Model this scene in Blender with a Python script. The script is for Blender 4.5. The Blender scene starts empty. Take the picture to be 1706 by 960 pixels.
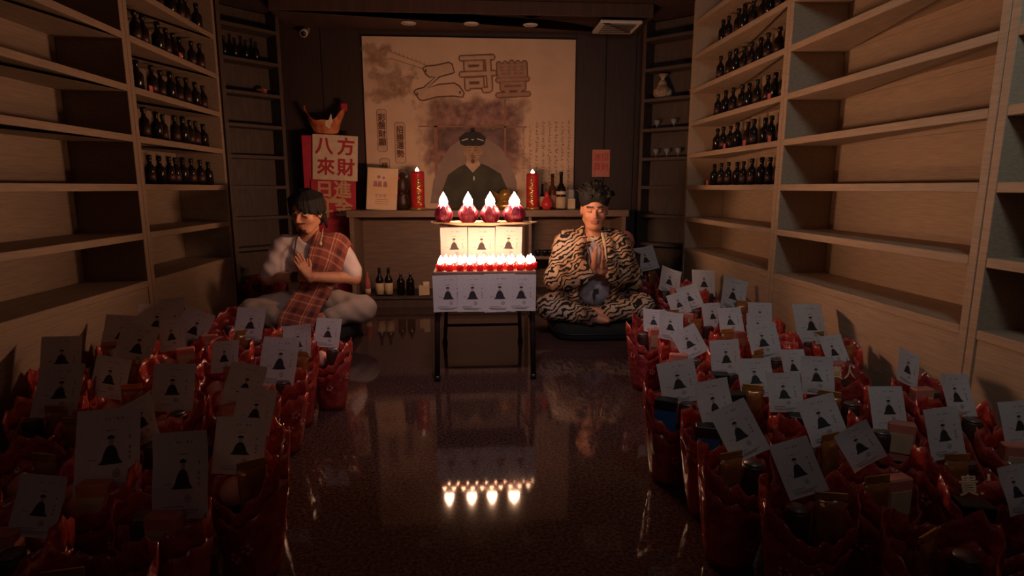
import bpy, bmesh, math, random
import numpy as np
from mathutils import Vector, Matrix, Euler

SC = bpy.context.scene
COL = SC.collection
R = math.radians
PI = math.pi
rnd = random.Random(7)

# ------------------------------------------------------------------ camera, world, light, exposure
cam_d = bpy.data.cameras.new('camera'); cam = bpy.data.objects.new('camera', cam_d); COL.objects.link(cam)
cam_d.sensor_width = 36; cam_d.lens = 970.0 / 1706 * 36; cam_d.clip_start = 0.02
cam.location = (0, 0, 1.0)
cam.rotation_euler = (R(90 - 9.8), 0, R(-4.0))
SC.camera = cam

W = bpy.data.worlds.new('world'); SC.world = W; W.use_nodes = True
W.node_tree.nodes['Background'].inputs[0].default_value = (0.010, 0.008, 0.008, 1)
W.node_tree.nodes['Background'].inputs[1].default_value = 0.1

def area_light(name, loc, aim, size, power, color):
    d = bpy.data.lights.new(name, 'AREA'); d.size = size; d.energy = power; d.color = color
    o = bpy.data.objects.new(name, d); COL.objects.link(o); o.location = loc
    o.rotation_euler = (Vector(aim) - Vector(loc)).to_track_quat('-Z', 'Y').to_euler()
    return o
# unseen cool light high on the right, raking the shelf panels
sg = area_light('cool_overhead', (1.0, 0.6, 2.35), (1.65, 3.0, 1.2), 0.35, 4.2, (0.76, 0.88, 0.88)); sg.data.spread = R(110)
area_light('rear_fill', (0.1, -1.0, 1.9), (0.0, 3.0, 0.5), 0.9, 0.7, (1.0, 0.70, 0.72))  # unseen pink fill added behind the camera to lift the flyers
g = area_light('table_fill', (0.10, 1.75, 2.38), (0.07, 3.0, 0.40), 0.25, 3.0, (1.0, 0.69, 0.71)); g.data.spread = R(66)  # unseen fill added overhead to brighten the flyers hanging from the table

FLAME = 300.0           # strength of a candle flame
SC.view_settings.view_transform = 'Standard'
SC.view_settings.look = 'None'
SC.view_settings.exposure = 0.0
SC.view_settings.gamma = 1.0
SC.view_settings.use_curve_mapping = False

# ------------------------------------------------------------------ materials
def sock(nt, a, b): nt.links.new(a, b)
def mat(name, col, rough=0.6, metal=0.0, col2=None, scale=20.0, bump=0.0, detail=3.0, stretch=(1, 1, 1), spec=0.5, emit=None, estr=0.0, alpha=1.0, trans=0.0, lo=0.35, hi=0.65, coat=0.0):
    m = bpy.data.materials.new(name); m.use_nodes = True; nt = m.node_tree
    p = nt.nodes['Principled BSDF']
    p.inputs['Roughness'].default_value = rough; p.inputs['Metallic'].default_value = metal
    p.inputs['Specular IOR Level'].default_value = spec; p.inputs['Alpha'].default_value = alpha
    p.inputs['Transmission Weight'].default_value = trans; p.inputs['Coat Weight'].default_value = coat
    p.inputs['Base Color'].default_value = (*col, 1)
    if emit: p.inputs['Emission Color'].default_value = (*emit, 1); p.inputs['Emission Strength'].default_value = estr
    tc = nt.nodes.new('ShaderNodeTexCoord'); mp = nt.nodes.new('ShaderNodeMapping'); mp.inputs['Scale'].default_value = stretch
    sock(nt, tc.outputs['Object'], mp.inputs[0])
    nz = nt.nodes.new('ShaderNodeTexNoise'); nz.inputs['Scale'].default_value = scale; nz.inputs['Detail'].default_value = detail
    sock(nt, mp.outputs[0], nz.inputs['Vector'])
    r = nt.nodes.new('ShaderNodeValToRGB'); r.color_ramp.elements[0].position = lo; r.color_ramp.elements[1].position = hi
    c2 = col2 if col2 else tuple(c * 0.86 for c in col)
    r.color_ramp.elements[0].color = (*c2, 1); r.color_ramp.elements[1].color = (*col, 1)
    sock(nt, nz.outputs[0], r.inputs[0]); sock(nt, r.outputs[0], p.inputs['Base Color'])
    if bump:
        b = nt.nodes.new('ShaderNodeBump'); b.inputs['Strength'].default_value = bump; b.inputs['Distance'].default_value = 0.01
        sock(nt, nz.outputs[0], b.inputs['Height']); sock(nt, b.outputs[0], p.inputs['Normal'])
    return m

def translucent_mix(m, fac, col):
    nt = m.node_tree; out = nt.nodes['Material Output']; p = nt.nodes['Principled BSDF']
    t = nt.nodes.new('ShaderNodeBsdfTranslucent'); t.inputs[0].default_value = (*col, 1)
    x = nt.nodes.new('ShaderNodeMixShader'); x.inputs[0].default_value = fac
    sock(nt, p.outputs[0], x.inputs[1]); sock(nt, t.outputs[0], x.inputs[2]); sock(nt, x.outputs[0], out.inputs[0])
    return m
def clear_mix(m, fac, col=(1, 1, 1)):
    nt = m.node_tree; out = nt.nodes['Material Output']; p = nt.nodes['Principled BSDF']
    t = nt.nodes.new('ShaderNodeBsdfTransparent'); t.inputs[0].default_value = (*col, 1)
    x = nt.nodes.new('ShaderNodeMixShader'); x.inputs[0].default_value = fac
    sock(nt, p.outputs[0], x.inputs[1]); sock(nt, t.outputs[0], x.inputs[2]); sock(nt, x.outputs[0], out.inputs[0])
    return m

MT = {}
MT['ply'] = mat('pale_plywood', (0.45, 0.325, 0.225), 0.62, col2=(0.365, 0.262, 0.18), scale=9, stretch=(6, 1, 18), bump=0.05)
MT['ply_left'] = mat('shaded_plywood', (0.27, 0.19, 0.135), 0.62, col2=(0.21, 0.148, 0.105), scale=9, stretch=(6, 1, 18), bump=0.05)  # the pale plywood darkened: the left wall's dimmer light put into the colour
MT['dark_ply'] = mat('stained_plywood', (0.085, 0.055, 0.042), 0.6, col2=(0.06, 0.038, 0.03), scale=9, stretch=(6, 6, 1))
MT['brown_panel'] = mat('brown_wall_panel', (0.052, 0.028, 0.022), 0.55, col2=(0.040, 0.021, 0.017), scale=7, stretch=(8, 8, 0.6))
MT['ceiling'] = mat('dark_ceiling', (0.075, 0.038, 0.030), 0.7, col2=(0.052, 0.026, 0.021), scale=4, stretch=(9, 1, 1))
MT['wall'] = mat('side_wall_paint', (0.20, 0.15, 0.11), 0.8)
MT['white_plastic'] = mat('white_plastic', (0.62, 0.58, 0.54), 0.4)
MT['black'] = mat('black_plastic', (0.012, 0.010, 0.010), 0.4)
MT['black_cloth'] = mat('black_cloth', (0.012, 0.011, 0.012), 0.9, bump=0.2)
MT['flame'] = mat('candle_flame', (1, 0.7, 0.4), emit=(1.0, 0.52, 0.30), estr=FLAME)
MT['flame_small'] = mat('small_flame', (1, 0.7, 0.4), emit=(1.0, 0.52, 0.28), estr=FLAME * 0.15)
MT['flame_pillar'] = mat('pillar_flame', (1, 0.7, 0.4), emit=(1.0, 0.62, 0.35), estr=14.0)
MT['wick'] = mat('wick', (0.02, 0.015, 0.01), 0.9)
MT['wax_red'] = translucent_mix(mat('red_wax_cup', (0.62, 0.04, 0.05), 0.25, coat=0.3), 0.5, (0.9, 0.10, 0.10))
MT['wax_white'] = mat('melted_wax', (0.85, 0.62, 0.5), 0.3)
MT['lotus'] = mat('magenta_lotus_wax', (0.26, 0.012, 0.05), 0.4, col2=(0.15, 0.008, 0.03), scale=30)
MT['gold_leaf'] = mat('gold_leaf', (0.80, 0.50, 0.16), 0.28, 0.7, col2=(0.55, 0.30, 0.08), bump=0.2)
MT['pillar_red'] = mat('red_pillar_candle', (0.62, 0.025, 0.03), 0.3, coat=0.5, bump=0.1, scale=30)
MT['dark_metal'] = mat('dark_metal', (0.045, 0.035, 0.032), 0.45, 0.6)
MT['grey_metal'] = mat('grey_metal', (0.22, 0.19, 0.18), 0.4, 0.6)
MT['skin'] = mat('skin', (0.56, 0.27, 0.17), 0.48, col2=(0.49, 0.225, 0.135), scale=25)
MT['skin'].node_tree.nodes['Principled BSDF'].inputs['Subsurface Weight'].default_value = 0.08
MT['skin'].node_tree.nodes['Principled BSDF'].inputs['Subsurface Scale'].default_value = 0.01
MT['lip'] = mat('lip', (0.38, 0.13, 0.10), 0.4)
MT['beard'] = mat('beard', (0.035, 0.022, 0.018), 0.8, col2=(0.10, 0.05, 0.035), scale=220)
MT['hair'] = mat('black_hair', (0.003, 0.0025, 0.0025), 0.8, col2=(0.007, 0.006, 0.005), scale=30, stretch=(4, 1, 1), bump=0.6)
MT['tee'] = mat('pale_cotton', (0.66, 0.55, 0.55), 0.85, col2=(0.58, 0.48, 0.48), scale=12, bump=0.25)
MT['tee_lavender'] = mat('lavender_cotton', (0.40, 0.36, 0.42), 0.85, col2=(0.34, 0.31, 0.37), scale=12, bump=0.25)
MT['cream_cotton'] = mat('cream_cotton', (0.52, 0.42, 0.34), 0.85, col2=(0.43, 0.34, 0.28), scale=9, bump=0.4)
MT['string'] = mat('cream_cord', (0.75, 0.58, 0.36), 0.8)
MT['bead'] = mat('dark_beads', (0.09, 0.03, 0.025), 0.3)
MT['paper'] = translucent_mix(mat('flyer_paper', (0.70, 0.66, 0.67), 0.75, col2=(0.64, 0.60, 0.61), scale=14, bump=0.12), 0.12, (0.8, 0.74, 0.7))
MT['ink'] = mat('black_ink', (0.03, 0.025, 0.03), 0.7)
MT['ink_grey'] = mat('grey_ink', (0.33, 0.29, 0.30), 0.8)
MT['ink_red'] = mat('red_ink', (0.45, 0.20, 0.20), 0.8)
MT['ink_face'] = mat('face_ink', (0.50, 0.38, 0.32), 0.8)
MT['gold_print'] = mat('gold_print', (0.92, 0.76, 0.48), 0.35, 0.1)
MT['pink_print'] = mat('pink_print', (0.75, 0.32, 0.28), 0.4)
MT['blue'] = mat('blue_carton', (0.03, 0.13, 0.34), 0.4)
MT['amber'] = mat('amber_foil', (0.50, 0.22, 0.07), 0.22, 0.35, col2=(0.28, 0.10, 0.035), scale=16, bump=0.6)
MT['bun'] = mat('peach_bun', (0.62, 0.26, 0.20), 0.55, col2=(0.70, 0.36, 0.27), scale=10)
MT['choc'] = mat('dark_snack', (0.05, 0.02, 0.015), 0.45, bump=0.3)
MT['glass_dark'] = mat('dark_bottle_glass', (0.010, 0.007, 0.006), 0.18, spec=0.4)
MT['label_cream'] = mat('cream_label', (0.62, 0.48, 0.30), 0.7)
MT['tag_red'] = mat('red_price_tag', (0.50, 0.12, 0.10), 0.7)
MT['glass'] = clear_mix(mat('clear_glass', (0.7, 0.7, 0.72), 0.08), 0.7, (0.9, 0.9, 0.9))
MT['bright_red'] = mat('red_lacquer', (0.66, 0.035, 0.04), 0.3, coat=0.4)
MT['sign_cream'] = mat('cream_sign', (0.78, 0.60, 0.44), 0.7)
MT['sign_red'] = mat('red_sign', (0.55, 0.03, 0.06), 0.65)
MT['sign_ink'] = mat('red_brush_ink', (0.50, 0.035, 0.04), 0.7)
MT['sign_gold'] = mat('dull_gold_ink', (0.66, 0.42, 0.22), 0.6)
MT['poster'] = mat('orange_poster', (0.80, 0.47, 0.22), 0.6, col2=(0.82, 0.60, 0.42), scale=5)
MT['pink_paper'] = mat('pink_paper', (0.62, 0.22, 0.16), 0.7)
MT['teddy'] = mat('cellophane_bundle', (0.50, 0.36, 0.25), 0.35, col2=(0.25, 0.15, 0.10), scale=14, bump=0.6)

def red_bag_mat(name, c1, c2, seed, rough):
    m = mat(name, c1, rough, col2=c2, scale=24 + seed * 3, bump=0.9, coat=0.5, spec=0.7)
    nt = m.node_tree; p = nt.nodes['Principled BSDF']
    v = nt.nodes.new('ShaderNodeTexVoronoi'); v.inputs['Scale'].default_value = 26 + seed * 3
    tc = nt.nodes.new('ShaderNodeTexCoord'); sock(nt, tc.outputs['Object'], v.inputs['Vector'])
    r = nt.nodes.new('ShaderNodeValToRGB'); r.color_ramp.interpolation = 'EASE'
    r.color_ramp.elements[0].position = 0.10; r.color_ramp.elements[0].color = (1, 1, 1, 1)
    r.color_ramp.elements[1].position = 0.20; r.color_ramp.elements[1].color = (0, 0, 0, 1)
    sock(nt, v.outputs['Distance'], r.inputs[0])
    mx = nt.nodes.new('ShaderNodeMixRGB'); mx.inputs[2].default_value = (0.62, 0.24, 0.14, 1)
    ml = nt.nodes.new('ShaderNodeMath'); ml.operation = 'MULTIPLY'; ml.inputs[1].default_value = 0.6
    sock(nt, r.outputs[0], ml.inputs[0]); sock(nt, ml.outputs[0], mx.inputs[0])
    old = p.inputs['Base Color'].links[0].from_socket; sock(nt, old, mx.inputs[1]); sock(nt, mx.outputs[0], p.inputs['Base Color'])
    return translucent_mix(m, 0.22, (0.75, 0.06, 0.04))
MT['bag0'] = red_bag_mat('red_gift_film', (0.64, 0.105, 0.085), (0.40, 0.034, 0.030), 0, 0.22)
MT['bag1'] = red_bag_mat('crimson_gift_film', (0.56, 0.085, 0.078), (0.33, 0.028, 0.029), 3, 0.26)
MT['rim0'] = clear_mix(mat('pink_clear_film', (0.55, 0.10, 0.08), 0.14, col2=(0.42, 0.035, 0.03), scale=30, bump=1.0, coat=0.6), 0.30, (0.95, 0.45, 0.36))

def floor_mat():
    m = mat('polished_granite', (0.115, 0.062, 0.052), 0.13, col2=(0.038, 0.020, 0.018), scale=90, detail=8, spec=0.28, lo=0.38, hi=0.66)
    nt = m.node_tree; p = nt.nodes['Principled BSDF']
    n2 = nt.nodes.new('ShaderNodeTexNoise'); n2.inputs['Scale'].default_value = 3.0; n2.inputs['Detail'].default_value = 6
    tc = nt.nodes.new('ShaderNodeTexCoord'); sock(nt, tc.outputs['Object'], n2.inputs['Vector'])
    mr = nt.nodes.new('ShaderNodeMapRange'); mr.inputs['To Min'].default_value = 0.02; mr.inputs['To Max'].default_value = 0.10
    sock(nt, n2.outputs[0], mr.inputs['Value']); sock(nt, mr.outputs[0], p.inputs['Roughness'])
    return m
MT['floor'] = floor_mat()

def stripe_mat_tiger():
    m = bpy.data.materials.new('tiger_print_plush'); m.use_nodes = True; nt = m.node_tree; p = nt.nodes['Principled BSDF']
    p.inputs['Roughness'].default_value = 0.85
    tc = nt.nodes.new('ShaderNodeTexCoord'); mp = nt.nodes.new('ShaderNodeMapping')
    mp.inputs['Rotation'].default_value = (0.3, 0.5, 0.2); mp.inputs['Scale'].default_value = (1, 1, 1)
    sock(nt, tc.outputs['Object'], mp.inputs[0])
    w = nt.nodes.new('ShaderNodeTexWave'); w.bands_direction = 'Z'; w.inputs['Scale'].default_value = 10.0
    w.inputs['Distortion'].default_value = 14.0; w.inputs['Detail'].default_value = 2.0; w.inputs['Detail Scale'].default_value = 1.1
    sock(nt, mp.outputs[0], w.inputs['Vector'])
    r = nt.nodes.new('ShaderNodeValToRGB'); e = r.color_ramp.elements
    e[0].position = 0.30; e[0].color = (0.02, 0.012, 0.012, 1); e[1].position = 0.46; e[1].color = (1, 1, 1, 1)
    sock(nt, w.outputs['Fac'], r.inputs[0])
    nz = nt.nodes.new('ShaderNodeTexNoise'); nz.inputs['Scale'].default_value = 5; sock(nt, tc.outputs['Object'], nz.inputs['Vector'])
    r2 = nt.nodes.new('ShaderNodeValToRGB'); r2.color_ramp.elements[0].position = 0.40; r2.color_ramp.elements[0].color = (0.13, 0.075, 0.055, 1); q_ = r2.color_ramp.elements.new(0.47); q_.color = (0.52, 0.31, 0.16, 1)
    r2.color_ramp.elements[2].position = 0.62; r2.color_ramp.elements[2].color = (0.60, 0.46, 0.34, 1)
    sock(nt, nz.outputs[0], r2.inputs[0])
    mx = nt.nodes.new('ShaderNodeMixRGB'); mx.blend_type = 'MULTIPLY'; mx.inputs[0].default_value = 1
    sock(nt, r2.outputs[0], mx.inputs[1]); sock(nt, r.outputs[0], mx.inputs[2]); sock(nt, mx.outputs[0], p.inputs['Base Color'])
    b = nt.nodes.new('ShaderNodeBump'); b.inputs['Strength'].default_value = 0.5; b.inputs['Distance'].default_value = 0.01
    n3 = nt.nodes.new('ShaderNodeTexNoise'); n3.inputs['Scale'].default_value = 60; sock(nt, tc.outputs['Object'], n3.inputs['Vector'])
    sock(nt, n3.outputs[0], b.inputs['Height']); sock(nt, b.outputs[0], p.inputs['Normal'])
    return m
MT['tiger'] = stripe_mat_tiger()

def plaid_mat():
    m = bpy.data.materials.new('plaid_wool'); m.use_nodes = True; nt = m.node_tree; p = nt.nodes['Principled BSDF']
    p.inputs['Roughness'].default_value = 0.9
    uv = nt.nodes.new('ShaderNodeTexCoord'); sep = nt.nodes.new('ShaderNodeSeparateXYZ'); sock(nt, uv.outputs['UV'], sep.inputs[0])
    def bands(src, n, off, stops):
        a = nt.nodes.new('ShaderNodeMath'); a.operation = 'MULTIPLY_ADD'; a.inputs[1].default_value = n; a.inputs[2].default_value = off; sock(nt, src, a.inputs[0])
        f = nt.nodes.new('ShaderNodeMath'); f.operation = 'FRACT'; sock(nt, a.outputs[0], f.inputs[0])
        r = nt.nodes.new('ShaderNodeValToRGB'); r.color_ramp.interpolation = 'CONSTANT'
        els = r.color_ramp.elements
        els[0].position = 0; els[0].color = (*stops[0][1], 1); els[1].position = stops[1][0]; els[1].color = (*stops[1][1], 1)
        for pos, c in stops[2:]:
            q = els.new(pos); q.color = (*c, 1)
        sock(nt, f.outputs[0], r.inputs[0]); return r.outputs[0]
    base = (0.27, 0.07, 0.05)
    a = bands(sep.outputs['X'], 2.0, 0.1, [(0, base), (0.26, (0.72, 0.42, 0.24)), (0.32, base), (0.42, (0.62, 0.30, 0.18)), (0.46, base), (0.60, (0.07, 0.02, 0.02)), (0.84, base)])
    b = bands(sep.outputs['Y'], 7.0, 0.2, [(0, base), (0.26, (0.62, 0.32, 0.20)), (0.32, base), (0.62, (0.07, 0.02, 0.02)), (0.86, base), (0.93, (0.55, 0.28, 0.18))])
    mx = nt.nodes.new('ShaderNodeMixRGB'); mx.inputs[0].default_value = 0.5
    sock(nt, a, mx.inputs[1]); sock(nt, b, mx.inputs[2]); sock(nt, mx.outputs[0], p.inputs['Base Color'])
    nz = nt.nodes.new('ShaderNodeTexNoise'); nz.inputs['Scale'].default_value = 120; bb = nt.nodes.new('ShaderNodeBump'); bb.inputs['Strength'].default_value = 0.3
    sock(nt, uv.outputs['Object'], nz.inputs['Vector']); sock(nt, nz.outputs[0], bb.inputs['Height']); sock(nt, bb.outputs[0], p.inputs['Normal'])
    return m
MT['plaid'] = plaid_mat()

# ------------------------------------------------------------------ mesh helpers
class MB:
    def __init__(s): s.v = []; s.f = []; s.m = []; s.uv = {}
    def add(s, vs, fs, mi=0):
        n = len(s.v); s.v += [tuple(x) for x in vs]
        for f in fs: s.f.append(tuple(n + i for i in f)); s.m.append(mi)
        return s
    def box(s, a, b, mi=0, bev=0.0):
        x0, y0, z0 = a; x1, y1, z1 = b
        if bev <= 0:
            return s.add([(x0, y0, z0), (x1, y0, z0), (x1, y1, z0), (x0, y1, z0), (x0, y0, z1), (x1, y0, z1), (x1, y1, z1), (x0, y1, z1)],
                  [(0, 3, 2, 1), (4, 5, 6, 7), (0, 1, 5, 4), (1, 2, 6, 5), (2, 3, 7, 6), (3, 0, 4, 7)], mi)
        def ring(i, z): return [(x0 + i, y0, z), (x1 - i, y0, z), (x1, y0 + i, z), (x1, y1 - i, z), (x1 - i, y1, z), (x0 + i, y1, z), (x0, y1 - i, z), (x0, y0 + i, z)]
        def inr(z): return [(x0 + bev, y0 + bev, z), (x1 - bev, y0 + bev, z), (x1 - bev, y0 + bev, z), (x1 - bev, y1 - bev, z), (x1 - bev, y1 - bev, z), (x0 + bev, y1 - bev, z), (x0 + bev, y1 - bev, z), (x0 + bev, y0 + bev, z)]
        rs = [inr(z0), ring(bev, z0 + bev), ring(bev, z1 - bev), inr(z1)]
        vs = [p for r in rs for p in r]; fs = []
        for k in range(3):
            for i in range(8):
                j = (i + 1) % 8; fs.append((k * 8 + i, k * 8 + j, k * 8 + 8 + j, k * 8 + 8 + i))
        fs.append((0, 7, 5, 3)); fs.append((24, 26, 28, 30))
        return s.add(vs, fs, mi)
    def lathe(s, prof, c=(0, 0, 0), n=16, mi=0, sx=1, sy=1):
        vs = []; fs = []
        for r, z in prof:
            for i in range(n):
                a = 2 * PI * i / n; vs.append((c[0] + r * sx * math.cos(a), c[1] + r * sy * math.sin(a), c[2] + z))
        for k in range(len(prof) - 1):
            for i in range(n):
                j = (i + 1) % n; fs.append((k * n + i, k * n + j, (k + 1) * n + j, (k + 1) * n + i))
        if prof[0][0] > 1e-4: fs.append(tuple(range(n - 1, -1, -1)))
        if prof[-1][0] > 1e-4: fs.append(tuple((len(prof) - 1) * n + i for i in range(n)))
        return s.add(vs, fs, mi)
    def tube(s, pts, rad, n=8, mi=0):
        pts = [Vector(p) for p in pts]; L = len(pts)
        rs = rad if isinstance(rad, (list, tuple)) else [rad] * L
        vs = []; fs = []; t = (pts[1] - pts[0]).normalized(); up = Vector((0, 0, 1)) if abs(t.z) < 0.9 else Vector((1, 0, 0)); nrm = t.cross(up).normalized()
        for k in range(L):
            t = (pts[min(k + 1, L - 1)] - pts[max(k - 1, 0)]).normalized()
            nrm = (nrm - t * nrm.dot(t)).normalized(); b = t.cross(nrm)
            for i in range(n):
                a = 2 * PI * i / n; vs.append(pts[k] + (nrm * math.cos(a) + b * math.sin(a)) * rs[k])
        for k in range(L - 1):
            for i in range(n):
                j = (i + 1) % n; fs.append((k * n + i, k * n + j, (k + 1) * n + j, (k + 1) * n + i))
        fs.append(tuple(range(n - 1, -1, -1))); fs.append(tuple((L - 1) * n + i for i in range(n)))
        return s.add(vs, fs, mi)
    def ball(s, c, r, n=12, m=8, mi=0, sx=1, sy=1, sz=1):
        return s.lathe([(max(r * math.sin(PI * k / m), 0), -r * sz * math.cos(PI * k / m)) for k in range(m + 1)], c, n, mi, sx, sy)
    def poly(s, pts, y, th=0.0, mi=0):        # polygon in the XZ plane facing -Y
        n = len(pts)
        if th <= 0: return s.add([(x, y, z) for x, z in pts], [tuple(range(n))], mi)
        return s.add([(x, y, z) for x, z in pts] + [(x, y + th, z) for x, z in pts],
              [tuple(range(n)), tuple(range(2 * n - 1, n - 1, -1))] + [(i, i + n, (i + 1) % n + n, (i + 1) % n) for i in range(n)], mi)
    def mesh(s, name, mats, smooth=False, merge=0.0):
        me = bpy.data.meshes.new(name); me.from_pydata(s.v, [], s.f)
        for m in (mats if isinstance(mats, (list, tuple)) else [mats]): me.materials.append(MT[m] if isinstance(m, str) else m)
        me.polygons.foreach_set('material_index', s.m)
        if merge:
            bm = bmesh.new(); bm.from_mesh(me); bmesh.ops.remove_doubles(bm, verts=bm.verts, dist=merge); bm.to_mesh(me); bm.free()
        bm = bmesh.new(); bm.from_mesh(me); bmesh.ops.recalc_face_normals(bm, faces=bm.faces); bm.to_mesh(me); bm.free()
        if smooth:
            for p in me.polygons: p.use_smooth = True
        me.update(); return me

def link(name, me, parent=None, loc=None, rot=None, scale=None):
    o = bpy.data.objects.new(name, me); COL.objects.link(o)
    if parent: o.parent = parent
    if loc is not None: o.location = loc
    if rot is not None: o.rotation_euler = rot
    if scale is not None: o.scale = scale
    return o
def tag(o, label, cat, group=None):
    o['label'] = label; o['category'] = cat
    if group: o['group'] = group
    return o
def thing(name, label, cat, loc=(0, 0, 0), rz=0, group=None, rot=None):
    o = bpy.data.objects.new(name, None); COL.objects.link(o); o.empty_display_size = 0.05
    o.location = loc; o.rotation_euler = rot if rot else (0, 0, rz)
    return tag(o, label, cat, group)
def copy_thing(src, label=None, loc=None, rot=None, scale=None):
    r = src.copy(); COL.objects.link(r)
    if label: r['label'] = label
    if loc is not None: r.location = loc
    if rot is not None: r.rotation_euler = rot
    if scale is not None: r.scale = scale
    for c in src.children:
        d = c.copy(); COL.objects.link(d); d.parent = r
        for g in c.children:
            e = g.copy(); COL.objects.link(e); e.parent = d
    return r
def struct(name, me): o = link(name, me); o['kind'] = 'structure'; return o
ORD = ['zeroth', 'first', 'second', 'third', 'fourth', 'fifth', 'sixth', 'seventh', 'eighth', 'ninth', 'tenth', 'eleventh', 'twelfth']

def text_mesh(name, body, size, m, extrude=0.0006, offset=0.0, spacing=1.0, align='CENTER'):
    c = bpy.data.curves.new('t', 'FONT'); c.body = body; c.size = size; c.align_x = align; c.align_y = 'CENTER'
    c.extrude = extrude; c.space_character = spacing; c.resolution_u = 4
    o = bpy.data.objects.new('t', c); COL.objects.link(o)
    dg = bpy.context.evaluated_depsgraph_get(); dg.update()
    me = bpy.data.meshes.new_from_object(o.evaluated_get(dg)); me.name = name
    bpy.data.objects.remove(o); bpy.data.curves.remove(c)
    me.materials.clear(); me.materials.append(MT[m] if isinstance(m, str) else m)
    if offset > 0:      # bolder strokes: the glyph laid over itself, shifted all round
        bm = bmesh.new()
        for k in range(8):
            n0 = len(bm.verts); bm.from_mesh(me); bm.verts.ensure_lookup_table()
            for v in list(bm.verts)[n0:]: v.co.x += offset * math.cos(k * PI / 4); v.co.y += offset * math.sin(k * PI / 4); v.co.z += 0.0001 * k
        bm.to_mesh(me); bm.free()
    return me

# ------------------------------------------------------------------ room shell
def room():
    H = 2.42; O = 0.08
    struct('floor', MB().box((-2.2, -1.6, -0.06), (2.2, 5.5, 0)).mesh('floor', 'floor'))
    struct('ceiling', MB().box((-2.2, -1.6, H), (2.2, 5.5, H + 0.08)).mesh('ceiling', 'ceiling'))
    b = struct('wall_back', MB().box((-1.95, 5.32, 0), (1.95, 5.42, H)).mesh('wall_back', 'brown_panel'))
    for x0, x1 in [(-1.60, -1.26), (-1.255, -0.925), (0.935, 1.20), (1.205, 1.47)]:
        link('wall_panel', MB().box((x0, 5.305, 0.0), (x1, 5.32, H), bev=0.004).mesh('wall_panel', 'brown_panel'), b)
    struct('wall_left', MB().box((-2.12, -1.6, 0), (-2.04, 5.42, H)).mesh('wall_left', 'wall'))
    struct('wall_right', MB().box((2.06, -1.6, 0), (2.14, 5.42, H)).mesh('wall_right', 'wall'))
    struct('wall_front', MB().box((-2.04, -1.6, 0), (2.06, -1.52, H)).mesh('wall_front', 'brown_panel'))
room()
struct('trim_1', MB().box((-1.50, 4.78, 2.315), (1.45, 5.30, 2.418), bev=0.004).mesh('trim_1', 'ceiling'))

LV = [0.5, 0.75, 1.0, 1.245, 1.49, 1.74, 1.99, 2.24]     # shelf boards (centre heights)
def shelf_unit(name, label, side, xf, xb, y0, y1, group=None):
    """side -1 left, +1 right; xf front plane, xb back plane; boards run along Y"""
    t = thing(name, label, 'shelving', ((xf + xb) / 2, (y0 + y1) / 2, 0))
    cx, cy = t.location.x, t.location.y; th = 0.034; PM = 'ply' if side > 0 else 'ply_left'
    a, b = min(xf, xb) - cx, max(xf, xb) - cx; ya, yb = y0 - cy, y1 - cy
    link('back_panel', MB().box((b - 0.012 if side > 0 else a, ya, 0), (b if side > 0 else a + 0.012, yb, 2.41)).mesh('back_panel', PM), t)
    i0, i1 = (a, b - 0.013) if side > 0 else (a + 0.013, b)
    for yy in (ya, yb - th):
        link('side_panel', MB().box((i0, yy, 0), (i1, yy + th, 2.41), bev=0.002).mesh('side_panel', PM), t)
    for z in LV:
        link('shelf', MB().box((i0 + 0.001, ya + th, z - th / 2), (i1, yb - th, z + th / 2), bev=0.002).mesh('shelf', PM), t)
    x = (i0 + 0.006, i0 + 0.024) if side > 0 else (i1 - 0.024, i1 - 0.006)
    link('plinth_panel', MB().box((x[0], ya + th, 0), (x[1], yb - th, LV[0] - th / 2)).mesh('plinth_panel', PM), t)
    return t
shelf_unit('shelving_unit', 'pale plywood bay of the right wall holding dark bottles, farthest from camera', 1, 1.73, 2.05, 3.235, 4.66)
shelf_unit('shelving_unit', 'empty pale plywood bay in the middle of the right wall', 1, 1.73, 2.05, 1.87, 3.232)
shelf_unit('shelving_unit', 'pale plywood bay at the right edge of the photo, nearest the camera', 1, 1.73, 2.05, 0.50, 1.867)
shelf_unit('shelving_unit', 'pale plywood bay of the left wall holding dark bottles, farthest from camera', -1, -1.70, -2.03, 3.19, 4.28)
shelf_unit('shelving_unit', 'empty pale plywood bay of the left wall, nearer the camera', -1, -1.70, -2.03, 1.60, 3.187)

def diagonal_unit(label, p0, p1, side):
    """open shelves across a back corner, front from p0 (wall end) to p1 (room end)"""
    v = Vector((p1[0] - p0[0], p1[1] - p0[1], 0)); L = v.length
    t = thing('corner_shelving', label, 'shelving', (p0[0], p0[1], 0), math.atan2(v.y, v.x))
    # local x runs along the front; depth is to +y for the left unit, -y reversed for the right
    ya, yb = (0, 0.17) if side < 0 else (-0.17, 0)
    for x in (0, L - 0.03):
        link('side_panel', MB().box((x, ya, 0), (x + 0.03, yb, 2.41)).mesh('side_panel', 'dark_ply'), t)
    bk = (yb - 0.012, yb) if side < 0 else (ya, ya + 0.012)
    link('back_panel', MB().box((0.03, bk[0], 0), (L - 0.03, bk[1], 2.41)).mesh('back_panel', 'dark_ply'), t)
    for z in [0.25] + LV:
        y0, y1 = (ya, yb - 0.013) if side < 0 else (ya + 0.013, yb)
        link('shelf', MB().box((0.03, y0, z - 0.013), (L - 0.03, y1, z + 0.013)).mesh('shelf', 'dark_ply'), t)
    return t
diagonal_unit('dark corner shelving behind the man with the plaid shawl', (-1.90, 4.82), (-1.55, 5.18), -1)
diagonal_unit('dark corner shelving between the mural wall and right shelves', (1.90, 4.79), (1.49, 5.18), 1)

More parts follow.
